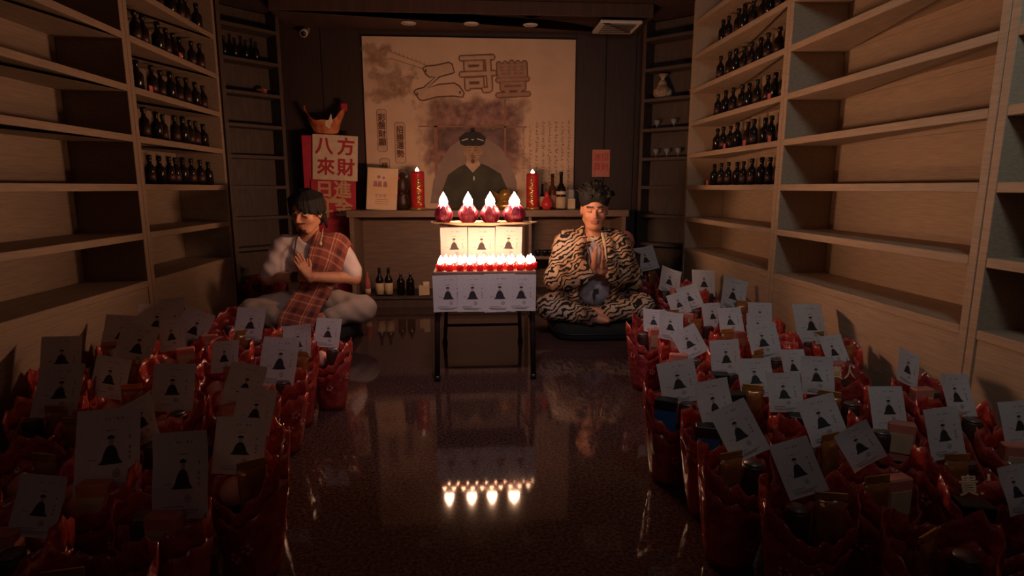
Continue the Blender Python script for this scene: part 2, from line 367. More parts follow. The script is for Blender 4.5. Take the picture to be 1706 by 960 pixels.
# ------------------------------------------------------------------ bottles on the side shelves
def bottle_mesh(name, h=0.16, r=0.026, m='glass_dark', n=14):
    return MB().lathe([(0, 0), (r, 0.002), (r, h * 0.52), (r * 0.9, h * 0.60), (r * 0.42, h * 0.70), (r * 0.36, h * 0.86), (r * 0.46, h * 0.88), (r * 0.46, h * 0.99), (0, h)], n=n).mesh(name, m, True, 1e-5)
bt = bottle_mesh('bottle')
bt_big = bottle_mesh('bottle_round', 0.155, 0.031)
cap_me = MB().lathe([(0, 0.135), (0.0135, 0.135), (0.0135, 0.159), (0, 0.161)], n=10).mesh('cap', 'black', True)
lab_me = MB().lathe([(0.0266, 0.02), (0.0266, 0.065)], n=14).mesh('bottle_label', 'choc', True)
tag_me = MB().box((-0.018, -0.001, 0), (0.018, 0.001, 0.036)).mesh('price_tag', 'tag_red')
TIER = {2.0: 'topmost', 1.99: 'topmost', 1.74: 'second from the top', 1.49: 'third from the top', 1.245: 'fourth from the top', 1.0: 'lowest'}
def bottles():
    for side, xw, ys in ((1, 1.80, [3.36 + 0.112 * k for k in range(9)]), (-1, -1.77, [3.30 + 0.105 * k for k in range(9)])):
        for z in (1.99, 1.74, 1.49, 1.245, 1.0):
            for k, y in enumerate(ys):
                if side < 0 and z == 1.0 and k == 0: continue
                x = xw + rnd.uniform(-0.012, 0.012)
                w = 'right' if side > 0 else 'left'
                t = thing('bottle', 'dark bottle, %s wall, %s bottle row, %s from divider' % (w, TIER[z], ORD[k + 1]),
                          'bottle', (x, y + rnd.uniform(-0.012, 0.012), z + 0.0175), group='dark bottles on the %s wall shelves' % w)
                s = rnd.uniform(0.95, 1.06); t.scale = (s, s, s)
                link('glass_body', bt if (k + int(z * 4)) % 3 else bt_big, t); link('cap', cap_me, t); link('bottle_label', lab_me, t)
    tags = [(1, 1.245, 3.40), (1, 1.245, 3.72), (1, 1.245, 4.02), (1, 1.49, 3.44), (1, 1.0, 4.28), (-1, 1.74, 3.80), (-1, 1.49, 3.42)]
    for s, z, y in tags:
        w = 'right' if s > 0 else 'left'
        o = link('price_tag', tag_me, None, (1.752 if s > 0 else -1.722, y, z + 0.0172), (0, 0, R(90)))
        tag(o, 'small red tag, %s wall, %s bottle row%s' % (w, TIER[z], {3.40: ', nearest the divider', 3.72: ', middle of three', 4.02: ', farthest of three'}.get(y, '')), 'tag', 'red price tags on the shelves')
bottles()
t = thing('rice_bowl', 'dark bowl with amber packet on the nearest right bay at the photo edge', 'bowl', (1.86, 1.74, 0.768))
link('bowl', MB().lathe([(0, 0), (0.03, 0), (0.055, 0.04), (0.05, 0.04), (0.02, 0.012), (0, 0.01)], n=18).mesh('bowl', 'choc', True), t)
link('packet', MB().box((-0.03, -0.03, 0.014), (0.03, 0.03, 0.06), bev=0.006).mesh('packet', 'amber'), t)

# ------------------------------------------------------------------ corner shelf goods
def corner_goods():
    def pt(side, u, dep):     # point on the corner unit: u 0..1 along the front from wall end, depth inwards
        p0, p1 = (((-1.90, 4.82), (-1.55, 5.18)) if side < 0 else ((1.90, 4.79), (1.49, 5.18)))
        v = Vector((p1[0] - p0[0], p1[1] - p0[1])); n = Vector((-v.y, v.x)).normalized() if side < 0 else Vector((v.y, -v.x)).normalized()
        q = Vector(p0) + v * u + n * dep; return q.x, q.y
    x, y = pt(1, 0.72, 0.075)
    t = thing('gift_bundle', 'pale cellophane bundle with knotted top on the right corner shelving', 'gift', (x, y, 1.753))
    b = MB()
    for k, (dx, dz, r) in enumerate([(0, 0.065, 0.062), (0.04, 0.05, 0.048), (-0.035, 0.05, 0.046), (0.0, 0.12, 0.04)]): b.ball((dx, 0, dz), r)
    link('wrapped_goods', b.mesh('wrapped_goods', 'teddy', True), t)
    k = MB(); k.lathe([(0.03, 0.14), (0.014, 0.165), (0.05, 0.2), (0.046, 0.203), (0.0, 0.17)], n=9); link('knot', k.mesh('knot', 'teddy', True), t)
    x, y = pt(1, 0.22, 0.09)
    t = thing('small_box', 'small red carton on the right corner shelving', 'box', (x, y, 1.753), R(20))
    link('carton', MB().box((-0.042, -0.02, 0), (0.042, 0.02, 0.042), bev=0.003).mesh('carton', 'tag_red'), t)
    link('lid', MB().box((-0.044, -0.022, 0.0421), (0.044, 0.022, 0.052), bev=0.002).mesh('lid', 'pink_paper'), t)
    x, y = pt(-1, 0.72, 0.08)
    t = thing('small_box', 'small red carton on the left corner shelving', 'box', (x, y, 1.753), R(-20))
    link('carton', MB().box((-0.035, -0.02, 0), (0.035, 0.02, 0.036), bev=0.003).mesh('carton', 'tag_red'), t)
    link('lid', MB().box((-0.037, -0.022, 0.0361), (0.037, 0.022, 0.046), bev=0.002).mesh('lid', 'pink_paper'), t)
    gl = MB().lathe([(0, 0), (0.02, 0), (0.004, 0.006), (0.004, 0.03), (0.022, 0.05), (0.026, 0.075), (0.024, 0.075), (0.018, 0.05), (0, 0.035)], n=14).mesh('stem_glass', 'glass', True)
    for z, n, w in ((1.49, 3, 'upper'), (1.245, 4, 'lower')):
        for k in range(n):
            x, y = pt(1, 0.25 + 0.55 * k / (n - 1), 0.09)
            o = link('stem_glass', gl, None, (x, y, z + 0.013))
            tag(o, 'small stemmed glass on the right corner shelving, %s glass row, %s from the mural' % (w, ORD[n - k]), 'glass', 'stemmed glasses on the corner shelving')
    for k in range(4):
        x, y = pt(-1, 0.16 + 0.17 * k, 0.085)
        t = thing('bottle', 'dark bottle on the left corner shelving, %s from the side wall' % ORD[k + 1], 'bottle', (x, y, 2.003), group='dark bottles on the left corner shelving')
        link('glass_body', bt, t); link('cap', cap_me, t)
corner_goods()

# ------------------------------------------------------------------ mural wall
def blob_mat(name, col, soft=0.35, noise=8.0, amt=0.45, col2=None):
    """flat print with ragged soft edge: alpha falls off towards the rim of the UV square"""
    m = bpy.data.materials.new(name); m.use_nodes = True; nt = m.node_tree; p = nt.nodes['Principled BSDF']; p.inputs['Roughness'].default_value = 0.8
    tc = nt.nodes.new('ShaderNodeTexCoord'); nz = nt.nodes.new('ShaderNodeTexNoise'); nz.inputs['Scale'].default_value = noise; nz.inputs['Detail'].default_value = 5
    sock(nt, tc.outputs['Object'], nz.inputs['Vector'])
    nz2 = nt.nodes.new('ShaderNodeTexNoise'); nz2.inputs['Scale'].default_value = noise * 1.7; nz2.inputs['Detail'].default_value = 6; sock(nt, tc.outputs['Object'], nz2.inputs['Vector'])
    r = nt.nodes.new('ShaderNodeValToRGB'); r.color_ramp.elements[0].position = 0.35; r.color_ramp.elements[1].position = 0.65
    r.color_ramp.elements[0].color = (*col, 1); r.color_ramp.elements[1].color = (*(col2 or tuple(min(1, c * 1.5) for c in col)), 1)
    sock(nt, nz2.outputs[0], r.inputs[0]); sock(nt, r.outputs[0], p.inputs['Base Color'])
    mp = nt.nodes.new('ShaderNodeMapping'); mp.inputs['Location'].default_value = (-1, -1, 0); mp.inputs['Scale'].default_value = (2, 2, 0)
    sock(nt, tc.outputs['UV'], mp.inputs[0])
    ab = nt.nodes.new('ShaderNodeVectorMath'); ab.operation = 'ABSOLUTE'; sock(nt, mp.outputs[0], ab.inputs[0])
    sp = nt.nodes.new('ShaderNodeSeparateXYZ'); sock(nt, ab.outputs[0], sp.inputs[0])
    ln = nt.nodes.new('ShaderNodeMath'); ln.operation = 'SMOOTH_MAX'; ln.inputs[2].default_value = 0.3; sock(nt, sp.outputs[0], ln.inputs[0]); sock(nt, sp.outputs[1], ln.inputs[1])
    ad = nt.nodes.new('ShaderNodeMath'); ad.operation = 'MULTIPLY_ADD'; ad.inputs[1].default_value = amt; sock(nt, nz.outputs[0], ad.inputs[0]); sock(nt, ln.outputs['Value'], ad.inputs[2])
    mr = nt.nodes.new('ShaderNodeMapRange'); mr.inputs['From Min'].default_value = 1.0 - soft + amt * 0.5; mr.inputs['From Max'].default_value = 1.0 + amt * 0.3
    mr.inputs['To Min'].default_value = 1; mr.inputs['To Max'].default_value = 0
    sock(nt, ad.outputs[0], mr.inputs['Value']); sock(nt, mr.outputs[0], p.inputs['Alpha'])
    return m
def uv_quad(x0, z0, x1, z1, y, m):
    me = bpy.data.meshes.new('print'); me.from_pydata([(x0, y, z0), (x1, y, z0), (x1, y, z1), (x0, y, z1)], [], [(0, 1, 2, 3)])
    uv = me.uv_layers.new(name='UVMap'); 
    for i, c in enumerate(((0, 0), (1, 0), (1, 1), (0, 1))): uv.data[i].uv = c
    me.materials.append(m); return me
def ell(cx, cz, rx, rz, n=28, a0=0, a1=2 * PI): return [(cx + rx * math.cos(a0 + (a1 - a0) * i / n), cz + rz * math.sin(a0 + (a1 - a0) * i / n)) for i in range(n)]

def mural():
    t = thing('mural_board', 'large sepia printed board with brush characters and seated man portrait', 'mural', (0, 5.30, 0))
    MT['mural'] = mat('sepia_print_ground', (0.76, 0.54, 0.38), 0.75, col2=(0.69, 0.48, 0.335), scale=5)
    MT['mural_line'] = mat('sepia_line', (0.16, 0.07, 0.045), 0.8); MT['mural_mid'] = mat('sepia_mid', (0.38, 0.20, 0.13), 0.8, col2=(0.30, 0.15, 0.10))
    MT['mural_deep'] = mat('sepia_deep', (0.50, 0.29, 0.20), 0.8); MT['mural_tan'] = mat('sepia_tan', (0.68, 0.46, 0.32), 0.8)
    link('board', MB().box((-0.905, -0.012, 0.55), (0.925, 0.0, 2.262)).mesh('board', 'mural'), t)
    Y = -0.0125
    # washes: temple roof at upper left, garden behind the sitter
    rw = blob_mat('roof_wash', (0.36, 0.19, 0.12), 0.9, 11, 1.5, (0.62, 0.40, 0.27))
    for q in ((-0.96, 1.66, -0.38, 2.08), (-0.96, 1.95, -0.60, 2.26)):
        link('temple_wash', uv_quad(*q, Y - 0.0003 - 0.0001 * rnd.random(), rw), t)
    gw = blob_mat('garden_wash', (0.20, 0.095, 0.095), 0.5, 9, 0.7, (0.46, 0.26, 0.21))
    for q in ((-0.54, 1.05, 0.60, 1.86),):
        link('garden_wash', uv_quad(*q, Y - 0.0004 - 0.0001 * rnd.random(), gw), t)
    link('shade_wash', uv_quad(-0.40, 1.28, 0.50, 1.56, Y - 0.0008, blob_mat('shade_wash', (0.16, 0.10, 0.10), 0.6, 6, 0.5, (0.28, 0.16, 0.14))), t)
    b = MB()
    for (x0, z0, x1, z1, w) in [(-0.68, 2.14, -0.34, 2.02, 0.006), (-0.84, 2.06, -0.66, 2.08, 0.006), (-0.66, 2.08, -0.36, 1.99, 0.007), (-0.84, 2.02, -0.80, 1.98, 0.005), (-0.60, 1.95, -0.44, 1.92, 0.004)]:
        b.poly([(x0, z0), (x1, z1), (x1, z1 + w), (x0, z0 + w)][::1], Y - 0.0012)
    for k in range(9): b.poly([(-0.66 + 0.035 * k, 2.135 - 0.0125 * k), (-0.655 + 0.035 * k, 2.135 - 0.0125 * k), (-0.665 + 0.035 * k, 2.16 - 0.0125 * k), (-0.67 + 0.035 * k, 2.16 - 0.0125 * k)], Y - 0.0012)
    link('roof_lines', b.mesh('roof_lines', 'mural_mid'), t)
    # posts and frames behind the sitter
    b = MB()
    for (x0, x1, z0, z1) in [(-0.315, -0.285, 1.0, 1.74), (0.30, 0.318, 1.30, 1.76), (-0.45, 0.5, 1.52, 1.532), (0.20, 0.212, 1.5, 1.72)]: b.poly([(x0, z0), (x1, z0), (x1, z1), (x0, z1)], Y - 0.0014)
    link('post_lines', b.mesh('post_lines', 'mural_mid'), t)
    # chair back, robe, head, hat
    b = MB(); b.poly([(-0.36, 0.86), (0.42, 0.86), (0.41, 1.06), (0.35, 1.22), (0.27, 1.35), (0.14, 1.43), (-0.06, 1.43), (-0.18, 1.35), (-0.26, 1.22), (-0.33, 1.06)], Y - 0.002)
    MT['chair_print'] = mat('chair_print', (0.36, 0.25, 0.21), 0.8, col2=(0.30, 0.21, 0.17), scale=8); link('chair_back_print', b.mesh('chair_back_print', 'chair_print'), t)
    b = MB(); b.poly([(-0.27, 0.80), (0.34, 0.80), (0.33, 0.98), (0.27, 1.12), (0.15, 1.19), (0.05, 1.225), (0.0, 1.225), (-0.10, 1.18), (-0.20, 1.11), (-0.25, 0.98)], Y - 0.0028)
    MT['robe_print'] = mat('robe_print', (0.085, 0.085, 0.055), 0.8, col2=(0.055, 0.05, 0.04), scale=8); link('robe_print', b.mesh('robe_print', 'robe_print'), t)
    b = MB(); b.poly([(-0.045, 1.20), (0.02, 1.13), (0.09, 1.20), (0.06, 1.25), (-0.02, 1.25)], Y - 0.0032, mi=1)
    b.poly(ell(0.022, 1.315, 0.068, 0.108), Y - 0.0036, mi=0)
    b.poly(ell(-0.052, 1.31, 0.012, 0.03, 12), Y - 0.0034, mi=0); b.poly(ell(0.096, 1.31, 0.012, 0.03, 12), Y - 0.0034, mi=0)
    MT['face_print'] = mat('face_print', (0.50, 0.33, 0.20), 0.8, col2=(0.40, 0.24, 0.15), scale=22)
    link('face_print', b.mesh('face_print', ['face_print', 'mural_tan']), t)
    b = MB()
    for sx in (-1, 1):
        b.poly(ell(0.022 + sx * 0.026, 1.325, 0.012, 0.004, 10), Y - 0.004); b.poly([(0.022 + sx * 0.012, 1.345), (0.022 + sx * 0.042, 1.342), (0.022 + sx * 0.042, 1.348), (0.022 + sx * 0.012, 1.352)][::sx], Y - 0.004)
    b.poly([(0.015, 1.29), (0.029, 1.29), (0.026, 1.297), (0.018, 1.297)], Y - 0.004); b.poly(ell(0.022, 1.262, 0.02, 0.005, 12), Y - 0.004)
    b.poly(ell(0.022, 1.276, 0.024, 0.004, 12), Y - 0.004); b.poly(ell(0.022, 1.23, 0.016, 0.02, 12), Y - 0.004)
    link('feature_lines', b.mesh('feature_lines', 'mural_line'), t)
    b = MB(); b.poly([(-0.085, 1.375), (-0.045, 1.36), (0.09, 1.36), (0.125, 1.375), (0.14, 1.43), (0.09, 1.475), (0.022, 1.49), (-0.045, 1.475), (-0.10, 1.43)], Y - 0.0044)
    b.poly(ell(0.022, 1.50, 0.02, 0.02, 12), Y - 0.0044)
    MT['hat_print'] = mat('hat_print', (0.028, 0.02, 0.02), 0.7); link('hat_print', b.mesh('hat_print', 'hat_print'), t)
    b = MB()
    for x, w, s in ((-0.045, 0.028, 0.008), (0.022, 0.01, 0.0), (0.09, 0.028, -0.008)):
        b.poly([(x - w, 1.410 - s), (x + w, 1.410 + s), (x + w, 1.419 + s), (x - w, 1.419 - s)], Y - 0.0048)
    b.poly(ell(0.03, 1.08, 0.008, 0.02, 10), Y - 0.0048)
    link('hat_band_print', b.mesh('hat_band_print', 'paper'), t)
    # big brushed characters. first one is a joined pair of strokes drawn as an outline
    def zed(g):
        P = [(497, 358), (520, 345), (600, 338), (690, 318), (712, 330), (728, 385), (705, 392), (650, 405), (615, 415), (525, 500), (620, 478), (730, 470), (765, 490), (800, 540), (790, 566), (720, 556), (600, 560), (490, 588), (465, 580), (430, 530), (440, 515), (500, 500), (590, 420), (545, 415), (520, 395)]
        cx = sum(p[0] for p in P) / len(P); cz = sum(p[1] for p in P) / len(P)
        return [(( (cx + (x - cx)) / 4.49 + 590), ((cz + (y - cz)) / 4.49 + 30)) for x, y in P]
    def px(x, y): return (x - 600.6) / 358.6 * 1.826 - 0.905, 2.262 - (y - 57 - (x - 600) * 0.0195) / 195.0 * 0.985
    Z = [px(x, y) for x, y in zed(0)]
    from mathutils.geometry import tessellate_polygon
    def fill(P, y, mi, b):
        tr = tessellate_polygon([[Vector((x, z, 0)) for x, z in P]])
        b.add([(x, y, z) for x, z in P], [tuple(q) for q in tr], mi)
    def ring(P, w):
        n = len(P); out = []
        for i in range(n):
            a, c, d = Vector(P[i - 1]), Vector(P[i]), Vector(P[(i + 1) % n]); e = ((c - a).normalized() + (d - c).normalized()).normalized()
            out.append((c.x + e.y * w, c.y - e.x * w))
        return out
    area = sum(Z[i - 1][0] * Z[i][1] - Z[i][0] * Z[i - 1][1] for i in range(len(Z)))
    sgn = 1 if area > 0 else -1
    b = MB(); fill(ring(Z, 0.012 * sgn), Y - 0.0016, 0, b); link('brush_outline', b.mesh('brush_outline', 'mural_line'), t)
    b = MB(); fill(Z, Y - 0.0020, 0, b); link('brush_stroke_face', b.mesh('brush_stroke_face', 'mural_tan'), t)
    b = MB(); b.poly(ell(*px(504.0, 152), 0.01, 0.016, 12), Y - 0.0024); 
    for q in ((690, 151), (762, 149), (705, 113)): b.poly(ell(*px(*q), 0.008, 0.014, 12), Y - 0.0024)
    b.v = b.v[12:]; b.f = [tuple(i - 12 for i in f) for f in b.f[1:]]; b.m = b.m[1:]
    link('brush_tip', b.mesh('brush_tip', 'mural_line'), t)
    for ch, q, sz, fc, sh in (('哥', (793, 121), 0.335, 'mural_tan', 0.10), ('豐', (852, 131), 0.315, 'mural_deep', 0.0)):
        x, z = px(*q)
        for nm, off, m, dy in (('character_outline', 0.017, 'mural_line', 0.0014), ('character_body', 0.011, 'mural_mid', 0.0024), ('character_face', 0.003, fc, 0.0034)):
            me = text_mesh(nm, ch, sz, m, 0.0003, off)
            o = link(nm, me, t, (x, Y - dy, z - 0.01), (R(90), R(-3), 0))
    # rounded cartouches
    def cart(x0, x1, y0, y1, txt, tops):
        (a, zt), (c, zb) = px(x0, y0), px(x1, y1); w = (c - a) / 2; mx = (a + c) / 2
        def rr(g):
            r = w * 0.5; P = []
            for cx, cz, s in ((mx + w - r, zt - r, 0), (mx - w + r, zt - r, 1), (mx - w + r, zb + r, 2), (mx + w - r, zb + r, 3)):
                for k in range(5): an = PI / 2 * (s + k / 4); P.append((cx + (r + g) * math.cos(an), cz + (r + g) * math.sin(an)))
            return P
        b = MB(); b.poly(rr(0.0), Y - 0.0010, mi=0); b.poly(rr(-0.006), Y - 0.0014, mi=1); link('cartouche', b.mesh('cartouche', ['mural_mid', 'mural_tan']), t)
        for ch, yy in zip(txt, tops):
            xx, zz = px((x0 + x1) / 2, yy); me = text_mesh('vertical_character', ch, 0.068, 'mural_line', 0.0002, 0.002); link('vertical_character', me, t, (xx, Y - 0.0018, zz), (R(90), 0, 0))
    cart(620, 637, 175, 247, '彩盤財顯', (190, 203, 217, 231)); cart(649, 668, 197, 267, '招勝運勢', (211, 224, 237, 251)); cart(622, 640, 257, 305, '艮', (272,))
    cart(653, 671, 277, 330, '', ())
    # fine text columns at right
    rr = random.Random(3)
    for c in range(8):
        b = MB(); x = 872 + c * 11.3
        n = 15 if c < 2 else 21
        for k in range(n):
            y = 203 + k * 6.3 + (8 if c < 2 else 0)
            for q in range(4):
                xa, za = px(x - 3 + rr.uniform(0, 3), y - 2 + rr.uniform(0, 4)); wv = rr.random() < 0.5
                w, h = (0.018, 0.0035) if wv else (0.0035, 0.018); b.poly([(xa, za), (xa + w, za), (xa + w, za + h), (xa, za + h)], Y - 0.0006)
        o = link('text_column', b.mesh('text_column', 'mural_mid'), t); o['kind'] = 'stuff'
mural()

def ceiling_things():
    for k, (x, y) in enumerate([(-0.487, 5.07), (0.02, 5.05), (0.505, 5.05)]):
        t = thing('downlight', 'unlit round recessed downlight above the mural, %s' % ('left of three', 'middle of three', 'right of three')[k], 'ceiling light', (x, y, 2.3148), group='downlights above the mural')
        link('trim_ring', MB().lathe([(0.042, -0.0005), (0.058, -0.004), (0.062, -0.001), (0.062, 0.0)], n=28).mesh('trim_ring', 'white_plastic', True), t)
        link('diffuser', MB().lathe([(0, -0.003), (0.042, -0.002), (0.042, 0)], n=28).mesh('diffuser', 'white_plastic', True), t)
    t = thing('ceiling_vent', 'pale square ceiling fitting at the right of the mural', 'ceiling fitting', (1.215, 5.02, 2.3148))
    link('housing', MB().box((-0.17, -0.17, -0.025), (0.17, 0.17, 0), bev=0.006).mesh('housing', 'white_plastic'), t)
    for k in range(5): link('slat', MB().box((-0.13, -0.12 + k * 0.055, -0.030), (0.13, -0.10 + k * 0.055, -0.0255)).mesh('slat', 'grey_metal'), t)
    t = thing('security_camera', 'small white bullet security camera on the wall at the upper left', 'camera', (-1.36, 5.305, 2.29))
    link('bracket', MB().box((-0.025, -0.02, 0.0), (0.025, 0.0, 0.05), bev=0.004).mesh('bracket', 'white_plastic'), t)
    link('arm', MB().tube([(0, -0.02, 0.02), (0, -0.05, 0.01), (0, -0.07, -0.01)], 0.009).mesh('arm', 'white_plastic', True), t)
    link('camera_body', MB().tube([(0, -0.04, 0.0), (0.005, -0.13, -0.045)], [0.03, 0.03], 16).mesh('camera_body', 'white_plastic', True), t)
    link('lens', MB().tube([(0.005, -0.13, -0.045), (0.0055, -0.137, -0.049)], [0.022, 0.02], 16).mesh('lens', 'black', True), t)
    t = thing('wall_notice', 'small pink notice with red handwriting on the wall right of the mural', 'notice', (1.175, 5.30, 1.215))
    link('sheet', MB().box((-0.08, -0.004, -0.12), (0.08, -0.001, 0.12)).mesh('sheet', 'pink_paper'), t)
    for k, ch in enumerate('招財進寶'):
        link('character', text_mesh('character', ch, 0.07, 'sign_ink', 0.0002), t, (0.035 - 0.07 * (k // 2), -0.0045, 0.05 - 0.085 * (k % 2)), (R(90), 0, 0))
ceiling_things()

# ------------------------------------------------------------------ sign stack left of the counter
def signs():
    t = thing('gift_carton', 'tall dark red carton stack behind the man with the plaid shawl', 'carton', (-1.215, 5.19, 0))
    for z0, z1 in ((0, 0.48), (0.483, 0.96), (0.963, 1.43)):
        link('carton', MB().box((-0.19, -0.09, z0), (0.19, 0.09, z1), bev=0.006).mesh('carton', 'sign_red'), t)
    t = thing('sign_board', 'cream square sign with four red brush characters, upper of two signs', 'sign', (-1.13, 5.085, 1.245), rot=(0, R(3.0), 0))
    link('board', MB().box((-0.185, -0.004, -0.185), (0.185, 0.004, 0.185), bev=0.001).mesh('board', 'sign_cream'), t)
    for ch, x, z in (('八', -0.09, 0.085), ('方', 0.09, 0.085), ('來', -0.075, -0.085), ('財', 0.09, -0.085)):
        link('character', text_mesh('character', ch, 0.15, 'sign_ink', 0.0004, 0.0045), t, (x, -0.0055, z - 0.0), (R(90), 0, 0))
    t = thing('sign_board', 'red square sign with gold brush characters partly behind the left man', 'sign', (-1.16, 5.085, 0.87), rot=(0, R(2.0), 0))
    link('board', MB().box((-0.185, -0.004, -0.185), (0.185, 0.004, 0.185), bev=0.001).mesh('board', 'sign_red'), t)
    for ch, x, z in (('日', -0.075, 0.105), ('進', 0.075, 0.105), ('斗', -0.075, -0.065), ('金', 0.085, -0.05)):
        link('character', text_mesh('character', ch, 0.15, 'sign_gold', 0.0004, 0.004), t, (x, -0.0055, z), (R(90), 0, 0))
    link('ingot_emblem', MB().poly([(-0.05, 0.0), (0.05, 0.0), (0.085, 0.045), (0.03, 0.035), (0.0, 0.055), (-0.03, 0.035), (-0.085, 0.045)], -0.0058, 0.0008).mesh('ingot_emblem', 'sign_gold'), t)
signs()

# ------------------------------------------------------------------ counter and its goods
CT = 0.815
def counter():
    t = thing('display_counter', 'low wooden counter with open shelf below the mural', 'counter', (0.18, 5.0, 0))
    x0, x1 = -1.17, 1.12
    link('countertop', MB().box((x0 - 0.02, -0.17, CT - 0.055), (x1 + 0.02, 0.27, CT), bev=0.003).mesh('countertop', 'brown_top'), t)
    for x in (x0, x1 - 0.035): link('side_panel', MB().box((x, -0.15, 0), (x + 0.035, 0.25, CT - 0.056)).mesh('side_panel', 'brown_top'), t)
    link('back_panel', MB().box((x0 + 0.036, 0.235, 0), (x1 - 0.036, 0.25, CT - 0.056)).mesh('back_panel', 'brown_top'), t)
    link('lower_shelf', MB().box((x0 + 0.036, -0.14, 0.075), (x1 - 0.036, 0.234, 0.1)).mesh('lower_shelf', 'dark_ply'), t)
    link('plinth', MB().box((x0 + 0.036, -0.12, 0), (x1 - 0.036, -0.10, 0.074)).mesh('plinth', 'dark_ply'), t)
    link('divider', MB().box((0.30, -0.14, 0.101), (0.325, 0.234, CT - 0.056)).mesh('divider', 'brown_top'), t)
    link('middle_shelf', MB().box((0.326, -0.13, 0.40), (x1 - 0.036, 0.234, 0.425)).mesh('middle_shelf', 'brown_top'), t)
MT['brown_top'] = mat('brown_counter_wood', (0.24, 0.15, 0.105), 0.5, col2=(0.18, 0.11, 0.08), scale=6, stretch=(1, 8, 12))
counter()

def wine(label, x, y, z, h, r, body='glass_dark', lab='label_cream', lz=(0.08, 0.36), cap='black', group=None, neck=0.55):
    t = thing('bottle', label, 'bottle', (x, y, z), group=group)
    link('glass_body', MB().lathe([(0, 0), (r, 0.002), (r, h * neck), (r * 0.85, h * (neck + .08)), (r * 0.36, h * (neck + .2)), (r * 0.30, h * 0.97), (0, h * 0.97)], n=18).mesh('glass_body', body, True), t)
    link('cap', MB().lathe([(0, h * 0.9), (r * 0.38, h * 0.9), (r * 0.38, h), (0, h)], n=14).mesh('cap', cap, True), t)
    if lab: link('bottle_label', MB().lathe([(r * 1.02, h * lz[0]), (r * 1.02, h * lz[1])], n=18).mesh('bottle_label', lab, True), t)
    return t
def flame_mesh(name, r, h, m):
    return MB().lathe([(0, 0), (r * 0.55, h * 0.06), (r * 0.95, h * 0.2), (r, h * 0.34), (r * 0.86, h * 0.5), (r * 0.5, h * 0.72), (r * 0.2, h * 0.88), (0, h)], n=10).mesh(name, m, True, 1e-5)
def counter_goods():
    z = CT + 0.001
    t = thing('poster_stand', 'orange and cream framed poster leaning at the left end of the counter', 'poster', (-0.742, 4.93, z), rot=(R(-6), R(3.5), 0))
    link('frame', MB().box((-0.125, 0.0, 0), (0.125, 0.012, 0.345), bev=0.003).mesh('frame', 'sign_cream'), t)
    link('print', MB().box((-0.118, -0.001, 0.007), (0.118, -0.0002, 0.338)).mesh('print', 'poster'), t)
    b = MB(); b.poly(ell(-0.03, 0.27, 0.014, 0.014, 14), -0.0014); b.poly(ell(0.01, 0.265, 0.011, 0.01, 14), -0.0014)
    for x in (-0.055, -0.02, 0.025): b.poly([(x - 0.018, 0.19), (x + 0.018, 0.19), (x + 0.012, 0.235), (x - 0.012, 0.235)], -0.0014)
    link('figure_print', b.mesh('figure_print', 'ink_red'), t)
    link('print_title', text_mesh('print_title', '平安燈', 0.032, 'ink_red', 0.0002), t, (-0.01, -0.0016, 0.115), (R(90), 0, 0))
    b = MB()
    for k in range(3): b.poly([(-0.05, 0.085 - k * 0.018), (0.06, 0.085 - k * 0.018), (0.06, 0.088 - k * 0.018), (-0.05, 0.088 - k * 0.018)], -0.0014)
    link('fine_print', b.mesh('fine_print', 'ink_red'), t)
    t = thing('flower_basket', 'dark red and cream flower arrangement behind the left pillar candle', 'flowers', (-0.575, 5.02, z))
    link('vase', MB().lathe([(0, 0), (0.045, 0), (0.06, 0.06), (0.045, 0.12), (0.05, 0.13), (0, 0.12)], n=16).mesh('vase', 'choc', True), t)
    rr = random.Random(5)
    for k in range(12):
        a = rr.uniform(0, 2 * PI); q = rr.uniform(0.01, 0.06); zz = rr.uniform(0.13, 0.29)
        link('flower', MB().ball((q * math.cos(a) * 1.1, q * math.sin(a) * 0.7, zz), rr.uniform(0.018, 0.03), 8, 6, 0, 1, 1, 0.8).mesh('flower', ('sign_red', 'choc', 'chair_print')[k % 3], True), t)
    link('foliage', MB().lathe([(0.02, 0.12), (0.05, 0.16), (0.055, 0.24), (0.02, 0.29), (0, 0.295)], n=9).mesh('foliage', 'choc', True), t)
    fm = flame_mesh('flame', 0.016, 0.038, 'flame_pillar')
    for x, s, lab, h in ((-0.44, 1, 'tall red pillar candle with gilded relief, left of the portrait', 0.315), (0.518, -1, 'tall red pillar candle with gilded relief, right of the portrait', 0.30)):
        t = thing('pillar_candle', lab, 'candle', (x, 4.94, z))
        rr0 = 0.058 if s > 0 else 0.052
        link('wax_body', MB().lathe([(0, 0.022), (rr0, 0.022), (rr0 * 0.97, 0.06), (rr0, h - 0.02), (rr0 * 0.92, h), (rr0 * 0.75, h - 0.004), (0, h - 0.014)], n=28).mesh('wax_body', 'pillar_red', True), t)
        link('base', MB().lathe([(0, 0), (rr0 * 1.15, 0), (rr0 * 1.2, 0.012), (rr0 * 1.02, 0.022), (0, 0.0215)], n=28).mesh('base', 'gold_leaf', True), t)
        b = MB(); pts = []
        for k in range(36):
            a = -PI / 2 + (0.30 if s > 0 else -0.30) + 0.32 * math.sin(k * 0.75); pts.append((rr0 * 1.0 * math.cos(a), rr0 * 1.0 * math.sin(a), 0.035 + k * 0.0063))
        b.tube(pts, [0.007 + 0.006 * abs(math.sin(k * 0.9)) for k in range(36)], 6)
        link('gilt_relief', b.mesh('gilt_relief', 'gold_leaf', True), t)
        link('wick', MB().tube([(0, 0, h - 0.014), (0, 0, h + 0.004)], 0.0015, 6).mesh('wick', 'wick'), t)
        link('flame', fm, t, (0, 0, h - 0.004))
    t = thing('gold_ingot', 'gold boat shaped ingot ornament on the counter behind right lotus candle', 'ornament', (0.29, 4.97, z))
    vs = []; n = 20
